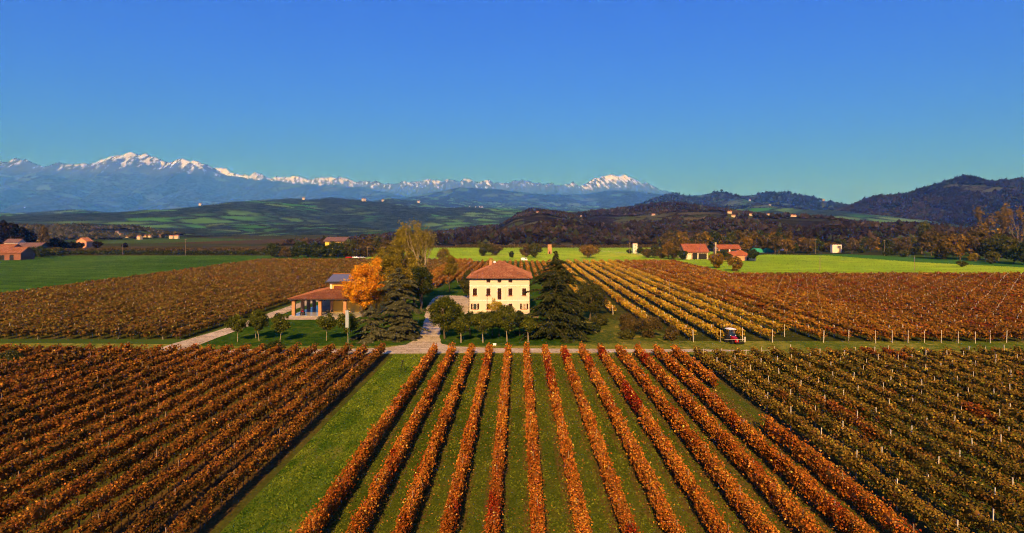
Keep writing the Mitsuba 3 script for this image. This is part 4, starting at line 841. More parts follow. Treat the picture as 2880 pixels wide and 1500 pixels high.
part(por, 'wall', cat([panel(wf, 0.3, 164.0), side_panel(sbox(164.3, 0.14, 176.0, 7.3), 0.3, -45.0), side_panel(sbox(164.3, 0.14, 176.0, 7.3), 0.3, -33.7), panel(sbox(-44.7, 0.14, -33.7, 7.3), 0.3, 176.0)]), 'm_yellow')
part(por, 'pilaster', bx(-45.25, -44.55, 163.8, 163.99, 0.14, 3.9), 'm_brick')
part(por, 'door', panel(sbox(-37, 0.14, -35.6, 2.6), 0.06, 164.1), 'm_shutter')
part(por, 'back_wall', bx(-52.0, -45.3, 177.0, 177.3, 0.14, 4.2), 'm_white')
part(por, 'cornice', cat([bx(-45.4, -33.0, 163.6, 163.99, 7.02, 7.34), bx(-45.4, -45.01, 164.0, 176, 7.02, 7.34)]), 'm_white')
part(por, 'corner_pillar', bx(-45.3, -44.75, 163.72, 163.985, 5.3, 7.0), 'm_white')
gr = part(por, 'brick_grille', bx(-44.4, -38.4, 163.93, 163.985, 5.62, 6.52), 'm_dark')
lat = []
for i in range(22):
    for j in range(4):
        lat.append((-44.4 + (i + 0.5) * 6.0 / 22, 5.62 + (j + 0.5) * 0.9 / 4))
for sgn in (1, -1):
    ms = []
    for i in range(-3, 23):
        a = np.array([-44.4 + i * 6.0 / 22, 5.62]); L = 0.9
        x_0, x_1 = a[0], a[0] + 0.9
        if sgn < 0: x_0, x_1 = a[0] + 0.9, a[0]
        m = tube([(x_0, 163.88 - 0.02 * (sgn > 0), 5.64), (x_1, 163.88 - 0.02 * (sgn > 0), 6.50)], 0.045, 4)
        m.vertices[:, 0] = np.clip(m.vertices[:, 0], -44.4, -38.4); ms.append(m)
    part(gr, 'brick_lattice', cat(ms), 'm_tile_red', stuff=True)
# lower roof: hipped round the raised block
L = dict(x0=-53.2, x1=-32.4, y0=156.9, z=4.05, zt=5.75)
Q = [(L['x0'], L['y0'], L['z']), (L['x1'], L['y0'], L['z']), (L['x1'], 164.0, L['zt']), (-45.6, 164.0, L['zt']), (L['x0'], 178.2, L['z']), (-45.6, 178.2, L['zt'])]
prf = trimesh.Trimesh(np.vstack([Q, np.array(Q) - [0, 0, 0.16]]), [[0, 1, 2], [0, 2, 3], [4, 0, 3], [4, 3, 5], [6, 8, 7], [6, 9, 8], [10, 9, 6], [10, 11, 9], [0, 6, 7], [0, 7, 1], [1, 7, 8], [1, 8, 2], [4, 10, 6], [4, 6, 0], [4, 5, 11], [4, 11, 10], [3, 2, 8], [3, 8, 9], [5, 3, 9], [5, 9, 11]], process=False)
pr = part(por, 'roof', prf, 'm_tile_brown')
tiles_part(pr, [(Q[0], Q[1], Q[2], Q[3]), (Q[4], Q[0], Q[3], Q[5])], 'm_tile_brown')
part(pr, 'ridge', tube([np.array(Q[0]) + [0, 0, 0.07], np.array(Q[3]) + [0, 0, 0.09]], 0.12, 6), 'm_tile')
part(por, 'gutter', cat([tube([(L['x0'], L['y0'] - 0.09, 3.95), (L['x1'], L['y0'] - 0.09, 3.95)], 0.10, 6), tube([(L['x0'] - 0.09, L['y0'], 3.95), (L['x0'] - 0.09, 178, 3.95)], 0.10, 6)]), 'm_iron')
U = [(-46.3, 163.0, 7.42), (-32.6, 163.0, 7.42), (-32.6, 170.0, 8.85), (-46.3, 170.0, 8.85), (-46.3, 177, 7.42), (-32.6, 177, 7.42)]
urf = trimesh.Trimesh(np.vstack([U, np.array(U) - [0, 0, 0.22]]), [[0, 1, 2], [0, 2, 3], [3, 2, 5], [3, 5, 4], [6, 8, 7], [6, 9, 8], [9, 11, 8], [9, 10, 11], [0, 6, 7], [0, 7, 1], [0, 3, 9], [0, 9, 6], [3, 4, 10], [3, 10, 9], [1, 7, 8], [1, 8, 2], [2, 8, 11], [2, 11, 5], [4, 5, 11], [4, 11, 10]], process=False)
ur = part(por, 'upper_roof', urf, 'm_iron')
tiles_part(ur, [((-38.9, 163.0, 7.42), (-32.6, 163.0, 7.42), (-32.6, 170, 8.85), (-38.9, 170, 8.85)), (U[5], U[4], U[3], U[2])], 'm_tile_brown')
part(ur, 'ridge', tube([np.array(U[3]) + [0, 0, 0.06], np.array(U[2]) + [0, 0, 0.06]], 0.12, 6), 'm_tile')
sl = (8.85 - 7.42) / 7.0
for i in range(6):
    for j in range(3):
        x0 = -46.1 + i * 1.19; y0 = 163.3 + j * 2.15
        q = [(x0, y0), (x0 + 1.15, y0), (x0 + 1.15, y0 + 2.1), (x0, y0 + 2.1)]
        v = [(a, b, 7.42 + (b - 163) * sl + 0.05) for a, b in q] + [(a, b, 7.42 + (b - 163) * sl + 0.09) for a, b in q]
        part(ur, 'solar_panel', trimesh.Trimesh(v, [[4, 5, 6], [4, 6, 7], [0, 2, 1], [0, 3, 2], [0, 1, 5], [0, 5, 4], [1, 2, 6], [1, 6, 5], [2, 3, 7], [2, 7, 6], [3, 0, 4], [3, 4, 7]], process=False), 'm_panel')
# things under the portico
mow = thing('garden_tractor', 'dark red ride on mower parked under the portico', 'mower')
MP = placer(-50.3, 158.9, 15, 0.14)
part(mow, 'body', MP(cat([bx(-0.35, 0.35, -0.75, 0.1, 0.35, 0.85), bx(-0.4, 0.4, 0.1, 0.8, 0.35, 0.6)])), 'm_dark')
part(mow, 'hood', MP(bx(-0.3, 0.3, -0.85, -0.2, 0.86, 1.0)), 'm_paint_red')
part(mow, 'seat', MP(cat([bx(-0.25, 0.25, 0.3, 0.7, 0.61, 0.72), bx(-0.25, 0.25, 0.7, 0.8, 0.62, 1.15)])), 'm_rubber')
for a in (-0.45, 0.45):
    for b, r in ((-0.55, 0.22), (0.5, 0.3)):
        w_ = trimesh.creation.cylinder(radius=r, height=0.18, sections=16); w_.apply_transform(trimesh.transformations.rotation_matrix(math.pi / 2, [0, 1, 0])); w_.apply_translation((a, b, r)); part(mow, 'wheel', MP(w_), 'm_rubber')
for j, (x, y) in enumerate([(-44.9, 160.2), (-44.0, 161.0)]):
    c = thing('garden_chair', f'dark garden chair under the portico, {"left" if j == 0 else "right"} one of the pair', 'chair', 'garden chairs under the portico'); CP = placer(x, y, 20 * j, 0.14)
    part(c, 'seat', CP(bx(-0.25, 0.25, -0.25, 0.25, 0.42, 0.46)), 'm_dark'); part(c, 'backrest', CP(bx(-0.25, 0.25, 0.22, 0.26, 0.46, 0.95)), 'm_dark')
    for a in (-0.22, 0.22):
        for b in (-0.22, 0.22): part(c, 'leg', CP(tube([(a, b, 0), (a, b, 0.42)], 0.02, 5)), 'm_dark')
tb = thing('garden_table', 'dark garden table between the chairs under the portico', 'table')
part(tb, 'tabletop', bx(-45.6 + 0.0, -44.0, 159.0, 159.8, 0.84, 0.89), 'm_dark')
for a in (-45.5, -44.1):
    for b in (159.1, 159.7): part(tb, 'leg', tube([(a, b, 0.14), (a, b, 0.84)], 0.025, 5), 'm_dark')

# --- small country buildings
def farm(name, label, cat_, x, y, rot, w, d, he, hr, wall, roof, holes=(), side_holes=(), oh=0.4, tiles=True, mat_hole='m_dark', hood=None, group=None):
    """gabled house, ridge along its front (local x), front towards -y"""
    k = thing(name, label, cat_, group); Pq = placer(x, y, rot); t = 0.3
    fr = sbox(0, -0.05, w, he)
    for (a, b, c, d_) in holes: fr = fr.difference(sbox(a, b, c, d_))
    gab = Polygon([(0, -0.05), (d, -0.05), (d, he), (d / 2, hr), (0, he)]); gl = gab
    for (a, b, c, d_) in side_holes: gl = gl.difference(sbox(a, b, c, d_))
    gi = gab.intersection(sbox(t, -1, d - t, hr + 1)); gli = gl.intersection(sbox(t, -1, d - t, hr + 1))
    part(k, 'wall', Pq(cat([panel(fr, t), panel(sbox(0, -0.05, w, he), t, d - t), side_panel(gli, t), side_panel(gi, t, w - t)])), wall)
    for (a, b, c, d_) in holes: part(k, 'window' if b > 0.3 else 'door', Pq(bx(a, c, 0.16, 0.2, b, d_)), mat_hole)
    for (a, b, c, d_) in side_holes: part(k, 'window', Pq(bx(0.16, 0.2, a, c, b, d_)), mat_hole)
    sl_ = (hr - he) / (d / 2); y0, z0 = -oh, he - oh * sl_
    R = [(-oh, y0, z0), (w + oh, y0, z0), (w + oh, d / 2, hr), (-oh, d / 2, hr), (-oh, d + oh, z0), (w + oh, d + oh, z0)]
    m = trimesh.Trimesh(np.vstack([np.array(R) + [0, 0, 0.17], np.array(R) + [0, 0, 0.02]]), [[0, 1, 2], [0, 2, 3], [3, 2, 5], [3, 5, 4], [6, 8, 7], [6, 9, 8], [9, 11, 8], [9, 10, 11], [0, 6, 7], [0, 7, 1], [0, 3, 9], [0, 9, 6], [3, 4, 10], [3, 10, 9], [1, 7, 8], [1, 8, 2], [2, 8, 11], [2, 11, 5], [4, 5, 11], [4, 11, 10]], process=False)
    r = part(k, 'roof', Pq(m), roof)
    if tiles:
        RR = [tuple(np.array(q) + [0, 0, 0.17]) for q in R]
        tiles_part(r, [(RR[0], RR[1], RR[2], RR[3]), (RR[5], RR[4], RR[3], RR[2])], roof, Pq, pitch_u=0.5, course=0.9)
    return k, r, Pq
k, r, Pq = farm('barn', 'red roofed brick barn with open bays and pale gable', 'barn', 102.8, 421, 3, 14.2, 15.5, 4.7, 9.2, 'm_creamwall', 'm_tile_red', [(0.9, 0.0, 3.6, 2.6), (4.3, 0.0, 7.4, 3.9), (8.2, 0.0, 13.4, 3.7)], [(5, 4.5, 6.2, 5.8)], 0.8)
part(k, 'garage_door', Pq(cat([bx(0.92, 3.58, 0.05, 0.10, 0.02, 2.58)] + [bx(0.95, 3.55, 0.03, 0.05, q, q + 0.05) for q in np.arange(0.5, 2.5, 0.5)])), 'm_white')
part(k, 'pillar', Pq(bx(7.42, 8.18, -0.06, -0.001, 0, 4.2)), 'm_concrete'); part(k, 'pillar', Pq(bx(3.65, 4.25, -0.06, -0.001, 0, 4.2)), 'm_pinkwall')
part(r, 'antenna', Pq(tube([(8.5, 7.75, 9.2), (8.5, 7.75, 12.2)], 0.06, 4)), 'm_brick')
k, r, Pq = farm('farmhouse', 'farmhouse with white gable, red roof and dark loggia openings', 'house', 119.5, 408, 4, 13.5, 9, 7.0, 9.2, 'm_pinkwall', 'm_tile_red', [(0.8, 5.0, 6.2, 6.6), (7.2, 5.0, 12.6, 6.6), (2.0, 0.9, 3.0, 2.2), (8, 0.9, 9, 2.2)], [(4.0, 5.0, 4.8, 6.6), (3, 1, 4, 2.4)], 0.5)
part(k, 'gable_band', Pq(side_panel(Polygon([(0.1, 6.8), (8.9, 6.8), (4.5, 9.0)]), 0.03, -0.031)), 'm_paint_white')
for a in (6.4, 12.75): part(k, 'pillar', Pq(bx(a, a + 0.6, -0.05, -0.001, 4.9, 6.9)), 'm_paint_white')
part(k, 'chimney', Pq(bx(-0.9, -0.35, 3.0, 3.6, 0, 10.8)), 'm_creamwall')
annex = part(k, 'annex_wall', Pq(cat([bx(4.5, 18.0, -4.2, -0.1, -0.05, 3.0), bx(13.6, 17.8, 0, 8, -0.05, 3.6)])), 'm_pinkwall')
part(annex, 'door', Pq(bx(15.6, 16.6, -4.26, -4.201, 0.0, 2.6)), 'm_dark')
part(k, 'annex_roof', Pq(trimesh.Trimesh([(4.2, -4.7, 3.0), (18.6, -4.7, 3.0), (18.6, 8.3, 3.9), (13.55, 8.3, 6.4), (13.55, -0.05, 6.3), (4.2, -0.05, 4.9)], [[0, 1, 4], [0, 4, 5], [1, 2, 3], [1, 3, 4]], process=False)), 'm_tile_red')
part(k, 'shed_wall', Pq(bx(17.0, 20.5, -5.6, -4.3, -0.05, 2.2)), 'm_creamwall')
# towers
bt = thing('brick_tower', 'small square orange brick tower in the bright field', 'tower')
part(bt, 'wall', bx(21.3, 24.1, 500, 502.8, -0.05, 6.9), 'm_brick'); part(bt, 'roof', bx(21.15, 24.25, 499.85, 502.95, 6.9, 7.15), 'm_tile')
part(bt, 'door', bx(22.2, 23.1, 499.95, 499.999, 0, 2.0), 'm_shutter')
wt = thing('white_tower', 'slim whitewashed tower house beside a farm track', 'tower')
part(wt, 'wall', bx(85.4, 88.6, 510, 513.2, -0.05, 7.4), 'm_white'); part(wt, 'roof', bx(85.2, 88.8, 509.8, 513.4, 7.4, 7.6), 'm_tile_brown')
for q in (1.2, 3.4, 5.6): part(wt, 'window', bx(86.6, 87.2, 509.96, 509.999, q, q + 0.9), 'm_dark')
gt = thing('white_gatehouse', 'white open fronted gatehouse at the end of the bright field', 'building')
part(gt, 'wall', cat([bx(239, 242.6, 520, 524, -0.05, 6.3), bx(245.4, 246.0, 520, 524, -0.05, 6.3), bx(242.6, 245.4, 520, 524, 5.2, 6.3), bx(242.6, 245.4, 523.6, 524, -0.05, 5.2)]), 'm_white')
part(gt, 'roof', bx(238.6, 246.4, 519.6, 524.4, 6.3, 6.6), 'm_tile_grey')
for j, (x, w_) in enumerate([(182.6, 7.0), (190.2, 8.6)]):
    tn = thing('green_tent', f'domed green tarpaulin shelter, {"left" if j == 0 else "right"} one of the two', 'shelter', 'green shelters by the wood')
    a = np.linspace(0, math.pi, 13); pr_ = [(x + w_ / 2 * math.cos(q), 3.6 * math.sin(q) ** 0.8) for q in a]
    part(tn, 'cover', panel(Polygon(pr_ + [(x - w_ / 2, -0.05)]), 8.0, 520), 'm_tarp', 40)
    part(tn, 'rail', tube([(x - w_ / 2 - 0.1, 519.9, 0.12), (x + w_ / 2 + 0.1, 519.9, 0.12)], 0.12, 5), 'm_steel')
um = thing('white_umbrella', 'white pointed market umbrella right of the green shelters', 'umbrella')
uc = trimesh.creation.cone(radius=4.2, height=2.2, sections=8); uc.apply_translation((202.5, 520, 2.0)); part(um, 'canopy', uc, 'm_paint_white'); part(um, 'pole', tube([(202.5, 520, 0), (202.5, 520, 4.1)], 0.08, 5), 'm_steel')
# left farmstead
farm('brick_barn', 'dark brick barn with terracotta roof at the left border', 'barn', -315, 411, 4, 14.5, 13, 4.4, 7.6, 'm_brick_dark', 'm_tile_brown', [(2, 0, 5, 3.0), (8, 0.0, 10.4, 3.2)], [(4, 3, 5, 4)], 0.6)
farm('brick_barn', 'terracotta roofed barn behind the brick barn at the left border', 'barn', -352, 440, 0, 25, 10, 6.4, 8.6, 'm_brick_dark', 'm_tile_brown', [(3, 1, 4.2, 2.4), (18, 4, 19, 5.4), (22, 4, 23, 5.4)], [], 0.6)
k, r, Pq = farm('grey_farmhouse', 'long dark farmhouse with grey pink roof and white pillars on the left', 'house', -347, 470, 0, 16, 12, 5.6, 8.8, 'm_greywall', 'm_tile_grey', [(1, 1, 3, 5), (4.6, 1, 6.6, 5.2), (8.6, 1, 11, 5.2), (12.6, 1, 15, 5.2)], [], 0.8)
for a in (3.4, 7.2, 11.4): part(k, 'pillar', Pq(bx(a, a + 0.7, -0.08, -0.001, 2.2, 5.4)), 'm_paint_white')
farm('grey_farmhouse', 'white walled house with grey roof behind the left barns', 'house', -377, 500, 0, 10, 9, 8.2, 10.8, 'm_white', 'm_tile_grey', [(2, 5, 3.4, 7), (6, 5, 7.4, 7)], [], 0.6)
farm('pink_house', 'pink gabled house glowing in the sun at the foot of the left hill', 'house', -394, 622, 88, 9, 9.4, 6.5, 9.6, 'm_pinkwall', 'm_tile', [(2, 1, 3, 2.4)], [(2, 3.6, 3.2, 5.2), (6, 3.6, 7.2, 5.2)], 0.7)
farm('ochre_house', 'ochre house with grey roof rising over the clipped evergreens', 'house', -134, 472, -6, 14, 12, 10.2, 12.6, 'm_yellow', 'm_tile_grey', [(3, 6.5, 4.2, 8.2), (9, 6.5, 10.2, 8.2)], [], 1.0)

# houses on the hills
rh = np.random.default_rng(91); HOUSES = []
def hill_house(H, sx, D, t, s, lab, wall='m_white'):
    x, y, z = H((sx * 1.118 - 1459) / 1920, t)
    s = float(np.clip(y * 0.0026, 4.6, 14)) * rh.uniform(0.75, 1.25)
    HOUSES.append((x + s * 0.6, y, s))
    k = thing('hill_house', lab, 'house', 'far pale houses on the hills'); Pq = placer(x, y, rh.uniform(-20, 20), z - 0.05 * s)
    w, d, h = s * rh.uniform(0.9, 1.5), s * 0.8, s * rh.uniform(0.55, 0.8)
    part(k, 'wall', Pq(cat([bx(0, w, 0, d, -0.5 * s, h), side_panel(Polygon([(0, h), (d, h), (d / 2, h + 0.25 * s)]), w)])), wall)
    m = trimesh.Trimesh([(-0.4, -0.4, h), (w + 0.4, -0.4, h), (w + 0.4, d / 2, h + 0.28 * s), (-0.4, d / 2, h + 0.28 * s), (-0.4, d + 0.4, h), (w + 0.4, d + 0.4, h)], [[0, 1, 2], [0, 2, 3], [3, 2, 5], [3, 5, 4]], process=False)
    part(k, 'roof', Pq(m), 'm_tile')
for (H, D, lst, s, where) in ((H_r1, 1750, [(1830, .55), (1840, .45), (1990, .7), (1995, .62), (1350, .75), (1312, .8), (1460, .86), (1930, .6), (1885, .5), (1640, .7)], 9, 'on the dark hill behind the villa'),
        (H_r4, 1150, [(1900, .85), (1912, .8), (1965, .85), (2040, .8), (2190, .8), (2215, .7), (2070, .6), (2120, .7)], 6.5, 'on the low brown rise behind the farms'),
        (H_r3, 2900, [(2240, .35), (2375, .38), (2388, .36), (2396, .4), (2270, .3), (2300, .3), (2335, .33), (2210, .3), (2110, .4)], 9, 'on the big dark hill at the right'),
        (H_r2, 5200, [(2070, .9), (2190, .6), (1935, .75), (1885, .85), (2130, .5)], 13, 'on the navy hills'),
        (H_h1, 1300, [(290, .8), (300, .75), (360, .7), (372, .66), (425, .6), (438, .58), (344, .5), (315, .6), (395, .7)], 11, 'in the village on the low left hill'),
        (H_g1, 10500, [(1205, .78), (1211, .75), (1180, .66), (1195, .6), (760, .45), (910, .6), (1050, .5), (915, .4), (960, .35), (500, .9)], 30, 'on the green hill'),
        (H_m1, 22000, [(60, .22), (70, .2), (40, .12), (160, .1), (55, .15)], 75, 'on the lower slope of the blue mountain')):
    for j, (sx, t) in enumerate(sorted(lst)):
        hill_house(H, sx, D, t, s, f'far pale house {where}, {ORD[j]} from the left', 'm_creamwall')

# woods on the near hills: one small crown per tree, open where the clearings are
OCT_F = np.array([[0, 2, 4], [2, 1, 4], [1, 3, 4], [3, 0, 4], [2, 0, 5], [1, 2, 5], [3, 1, 5], [0, 3, 5]])
OCT_V = np.array([[1, 0, 0], [-1, 0, 0], [0, 1, 0], [0, -1, 0], [0, 0, 1.0], [0, 0, -0.7]])
def woodland(label, seed, n, size, cover, tones, wl):
    XX, YY, Z, t, zr = RANGES[seed]; rng = np.random.default_rng(seed)
    x = rng.uniform(XX.min(), XX.max(), n * 3); tt = rng.uniform(0.0, 1.04, n * 3)
    b = np.interp(tt, t, np.arange(len(t))); b0 = np.clip(b.astype(int), 0, len(t) - 2); fb = b - b0
    a = (x - XX[0, 0]) / (XX[0, -1] - XX[0, 0]) * (XX.shape[1] - 1); a0 = np.clip(a.astype(int), 0, XX.shape[1] - 2); fa = a - a0
    bl = lambda M: (M[b0, a0] * (1 - fa) + M[b0, a0 + 1] * fa) * (1 - fb) + (M[b0 + 1, a0] * (1 - fa) + M[b0 + 1, a0 + 1] * fa) * fb
    y, z = bl(YY), bl(Z)
    q = np.stack([x / wl, y / wl, np.full_like(x, seed * 1.3)], -1)
    ok = (np.abs(x) < 0.80 * y + 60) & (z > -0.2) & (meshkit.fbm(q, 4, seed) < cover + 0.22 * np.clip(1 - tt / 0.22, 0, 1))
    for hx, hy, hs in HOUSES:
        ok &= ~((np.abs(x / y - hx / hy) * hy < hs * 1.1) & (y < hy + hs) & (y > hy - 0.11 * hy))
    x, y, z = (v[ok][:n] for v in (x, y, z)); m = len(x)
    s = size * rng.uniform(0.6, 1.4, m); hgt = s * rng.uniform(0.65, 1.15, m)
    V = OCT_V[None] * np.stack([s, s, hgt], -1)[:, None] * rng.uniform(0.6, 1.15, (m, 6, 1)) + rng.normal(0, 0.20, (m, 6, 3)) * s[:, None, None]
    V += np.stack([x, y, z + hgt * 0.75], -1)[:, None]
    F = (OCT_F[None] + 6 * np.arange(m)[:, None, None]).reshape(-1, 3)
    tq = meshkit.fbm(np.stack([x / wl * 2.2, y / wl * 2.2, np.full(m, 9.0)], -1), 3, seed + 2)
    c0, c1, c2 = (np.array(c) for c in tones); w = np.clip((tq - 0.3) / 0.4, 0, 1)[:, None]
    C = (c0 * (1 - w) + c1 * w); gm = rng.random(m) < 0.16; C[gm] = c2
    C *= np.exp(rng.normal(0, 0.35, (m, 1)))
    k = key_for('woodland'); put(k, (V.reshape(-1, 3), F), 'm_core', False, np.clip(np.repeat(C, 6, 0), 0.002, 0.9)); labels[k] = {'label': label, 'category': 'wood', 'kind': 'stuff'}
BARE = ((0.014, 0.010, 0.008), (0.036, 0.026, 0.016), (0.026, 0.032, 0.012))
woodland('dark leafless wood over the hill behind the villa', 37, 20000, 3.3, 0.54, BARE, 170.0)
woodland('dark wood over the big hill on the right', 31, 17000, 7.2, 0.70, tuple(tuple(0.62 * np.array(c)) for c in BARE), 300.0)
woodland('brownish scrub and trees on the low rise behind the farms', 41, 5000, 3.2, 0.52, ((0.026, 0.018, 0.012), (0.060, 0.042, 0.022), (0.036, 0.042, 0.018)), 80.0)
woodland('blue dark wood on the farther hills at the right', 29, 9500, 11.0, 0.53, ((0.008, 0.009, 0.010), (0.019, 0.018, 0.017), (0.018, 0.027, 0.012)), 380.0)
woodland('mixed wood and gardens on the low hill at the left', 23, 8000, 3.6, 0.55, ((0.020, 0.024, 0.014), (0.042, 0.040, 0.020), (0.07, 0.055, 0.02)), 100.0)

# ------------------------------------------------------------------ poles, banner, pergola, benches
def pole(label, sx, D, h, group='wooden poles on the plain', arm=True):
    k = thing('utility_pole', label, 'pole', group); x = (sx - 1459) / 1920 * D; r = 0.10 + D * 0.00012
    part(k, 'shaft', tube([(x, D, -0.05), (x, D, h)], [r, r * 0.7], 6), 'm_plank')
    if arm: part(k, 'crossarm', bx(x - 0.9, x + 0.9, D - 0.08 - r, D + 0.08 - r, h - 0.7, h - 0.5), 'm_plank')
for lab, sx, D, h in (('utility pole at the far edge of the left green field, left one', 344, 480, 8), ('utility pole at the far edge of the left green field, right one', 522, 480, 11.5), ('utility pole above the brown vineyard left of the orange tree', 1034, 410, 8.5), ('utility pole left of the white tower', 1771, 505, 8.5), ('tall utility pole left of the barn', 1882, 470, 11.5), ('utility pole at the left gable of the farmhouse', 2010, 425, 10.5), ('pole beside the right green shelter', 2159, 515, 12), ('pole in front of the hedge left of the white gatehouse', 2294, 500, 11), ('pole behind the deep green strip on the right', 2487, 470, 11), ('thin pole in the bright field, left one', 2306, 310, 7.2), ('thin pole in the bright field, right one', 2572, 312, 7.2), ('pole in the bright field behind the villa', 1448, 560, 7), ('thin tall pole among the amber vine rows', 1883, 200, 5.4)):
    pole(lab, sx, D, h, arm=h > 8)
bn = thing('banner_pole', 'grey vertical banner on a tall green pole by the road', 'banner')
bxx, byy = -29.3, 117.8
part(bn, 'pole', tube([(bxx, byy, -0.05), (bxx, byy, 6.4)], [0.07, 0.05], 8), 'm_green_paint')
part(bn, 'banner', bx(bxx - 0.62, bxx - 0.06, byy - 0.03, byy + 0.03, 3.35, 6.35), 'm_grey_sign')
part(bn, 'bracket', cat([tube([(bxx - 0.62, byy, 6.38), (bxx + 0.02, byy, 6.38)], 0.025, 5), tube([(bxx - 0.62, byy, 3.32), (bxx + 0.02, byy, 3.32)], 0.025, 5)]), 'm_green_paint')
lp = thing('lamp_post', 'thin dark lamp post in front of the villa', 'lamp')
part(lp, 'shaft', tube([(-6.9, 149, -0.05), (-6.9, 149, 5.6)], [0.06, 0.04], 6), 'm_iron')
lh = trimesh.creation.icosphere(subdivisions=1, radius=0.24); lh.vertices *= [1.3, 1.3, 0.8]; lh.apply_translation((-6.9, 149, 5.8)); part(lp, 'lantern', lh, 'm_iron', True)
pg = thing('pergola', 'wooden slatted pergola between the villa and the great conifer', 'pergola')
for a in (1.0, 3.7):
    for b in (134.2, 136.4): part(pg, 'post', bx(a - 0.07, a + 0.07, b - 0.07, b + 0.07, -0.05, 2.9), 'm_plank')
for b in (134.2, 136.4): part(pg, 'beam', bx(0.7, 4.0, b - 0.06, b + 0.06, 2.901, 3.05), 'm_plank')
for q in np.linspace(0.8, 3.9, 8): part(pg, 'slat', bx(q - 0.05, q + 0.05, 133.9, 136.7, 3.051, 3.13), 'm_plank')
for q in (0.8, 1.3, 1.8, 2.3): part(pg, 'rail', bx(1.08, 3.62, 134.17, 134.23, q, q + 0.1), 'm_plank')
for j, (x, y, a) in enumerate([(3.7, 129.0, -12), (8.6, 128.4, -10)]):
    b = thing('bench', f'pale plank bench at the {"left" if j == 0 else "right"} foot of the great conifer', 'bench', 'plank benches'); BP = placer(x, y, a)
    part(b, 'seat', BP(bx(-0.75, 0.75, -0.2, 0.2, 0.42, 0.50)), 'm_concrete')
    for q in (-0.6, 0.6): part(b, 'leg', BP(bx(q - 0.06, q + 0.06, -0.16, 0.16, -0.03, 0.42)), 'm_plank')
wb = thing('white_box', 'small white box by the roadside before the villa', 'box')
part(wb, 'body', bx(-4.5, -3.95, 119.2, 119.6, 0.0, 0.32), 'm_paint_white'); part(wb, 'lid', bx(-4.53, -3.92, 119.17, 119.63, 0.321, 0.37), 'm_paint_white')
for j, (x, y, h) in enumerate([(-1.0, 158.4, 0.75), (0.0, 159.0, 0.75)]):
    c = thing('white_chair', f'white garden chair before the villa window, {"left" if j == 0 else "right"} one', 'chair', 'white chairs by the villa'); CP = placer(x, y, 160 + 30 * j)
    part(c, 'seat', CP(bx(-0.26, 0.26, -0.26, 0.26, 0.42, 0.46)), 'm_paint_white'); part(c, 'backrest', CP(bx(-0.26, 0.26, 0.23, 0.27, 0.46, 0.95)), 'm_paint_white')
    for a in (-0.22, 0.22):
        for b in (-0.22, 0.22): part(c, 'leg', CP(tube([(a, b, 0), (a, b, 0.42)], 0.025, 5)), 'm_paint_white')
# tripod on the grass strip
tp = thing('tripod', 'black camera tripod standing on the grass strip', 'tripod')
tx, ty = -16.6, 97.3
for a in (0.3, 2.4, 4.5): part(tp, 'leg', tube([(tx + 0.55 * math.cos(a), ty + 0.55 * math.sin(a), 0.0), (tx + 0.04 * math.cos(a), ty + 0.04 * math.sin(a), 1.32)], [0.022, 0.03], 6), 'm_dark')
part(tp, 'column', tube([(tx, ty, 1.0), (tx, ty, 1.55)], 0.03, 6), 'm_dark')
part(tp, 'head', cat([bx(tx - 0.11, tx + 0.17, ty - 0.07, ty + 0.07, 1.552, 1.74), bx(tx + 0.02, tx + 0.12, ty - 0.2, ty - 0.071, 1.58, 1.70)]), 'm_dark')
# --- tractor
trc = thing('tractor', 'red tractor with white cab roof and front boom coming out of the golden rows', 'tractor')
TP = placer(38.0, 121.8, 12)
def wheel(x, y, r, w):
    t_ = trimesh.creation.torus(r * 0.74, r * 0.26, major_sections=24, minor_sections=8); t_.vertices[:, 2] *= w / (r * 0.52)
    t_.apply_transform(trimesh.transformations.rotation_matrix(math.pi / 2, [0, 1, 0])); t_.apply_translation((x, y, r))
    k_ = part(trc, 'wheel', TP(t_), 'm_rubber', 40)
    c_ = trimesh.creation.cylinder(radius=r * 0.56, height=w * 0.7, sections=18); c_.apply_transform(trimesh.transformations.rotation_matrix(math.pi / 2, [0, 1, 0])); c_.apply_translation((x, y, r)); part(k_, 'rim', TP(c_), 'm_iron', 30)
for s_ in (-1, 1): wheel(s_ * 0.72, 0.55, 0.62, 0.42); wheel(s_ * 0.64, -1.25, 0.40, 0.30)
part(trc, 'chassis', TP(cat([bx(-0.38, 0.38, -1.6, 0.9, 0.42, 0.78), bx(-0.55, 0.55, -0.1, 0.2, 0.5, 0.9)])), 'm_dark')
hd = trimesh.creation.box((0.78, 1.35, 0.5)); hd = hd.subdivide().subdivide(); v = hd.vertices; fz = np.clip((v[:, 2] + 0.25) / 0.5, 0, 1); fy = np.clip((0.675 - v[:, 1]) / 1.35, 0, 1)
v[:, 2] -= 0.20 * fy ** 2 * fz; v[:, 0] *= 1 - 0.22 * fz * (0.4 + 0.6 * fy); v[:, 1] += 0.12 * fz * fy; hd.vertices = v; hd.apply_translation((0, -1.0, 1.05))
hood_ = part(trc, 'hood', TP(hd), 'm_paint_red', 35)
part(hood_, 'grille', TP(bx(-0.26, 0.26, -1.70, -1.676, 0.84, 1.08)), 'm_dark')
for s_ in (-1, 1):
    hl = trimesh.creation.icosphere(subdivisions=1, radius=0.09); hl.apply_translation((s_ * 0.48, -0.5, 1.42)); part(trc, 'headlight', TP(hl), 'm_paint_white', True)
    fd = tube([(s_ * 0.74, 0.55 - 0.78 * math.cos(a), 0.62 + 0.78 * math.sin(a)) for a in np.linspace(0.3, 2.7, 9)], 0.09, 5); fd.vertices[:, 0] = s_ * 0.74 + (fd.vertices[:, 0] - s_ * 0.74) * 2.4; part(trc, 'fender', TP(fd), 'm_dark', 40)
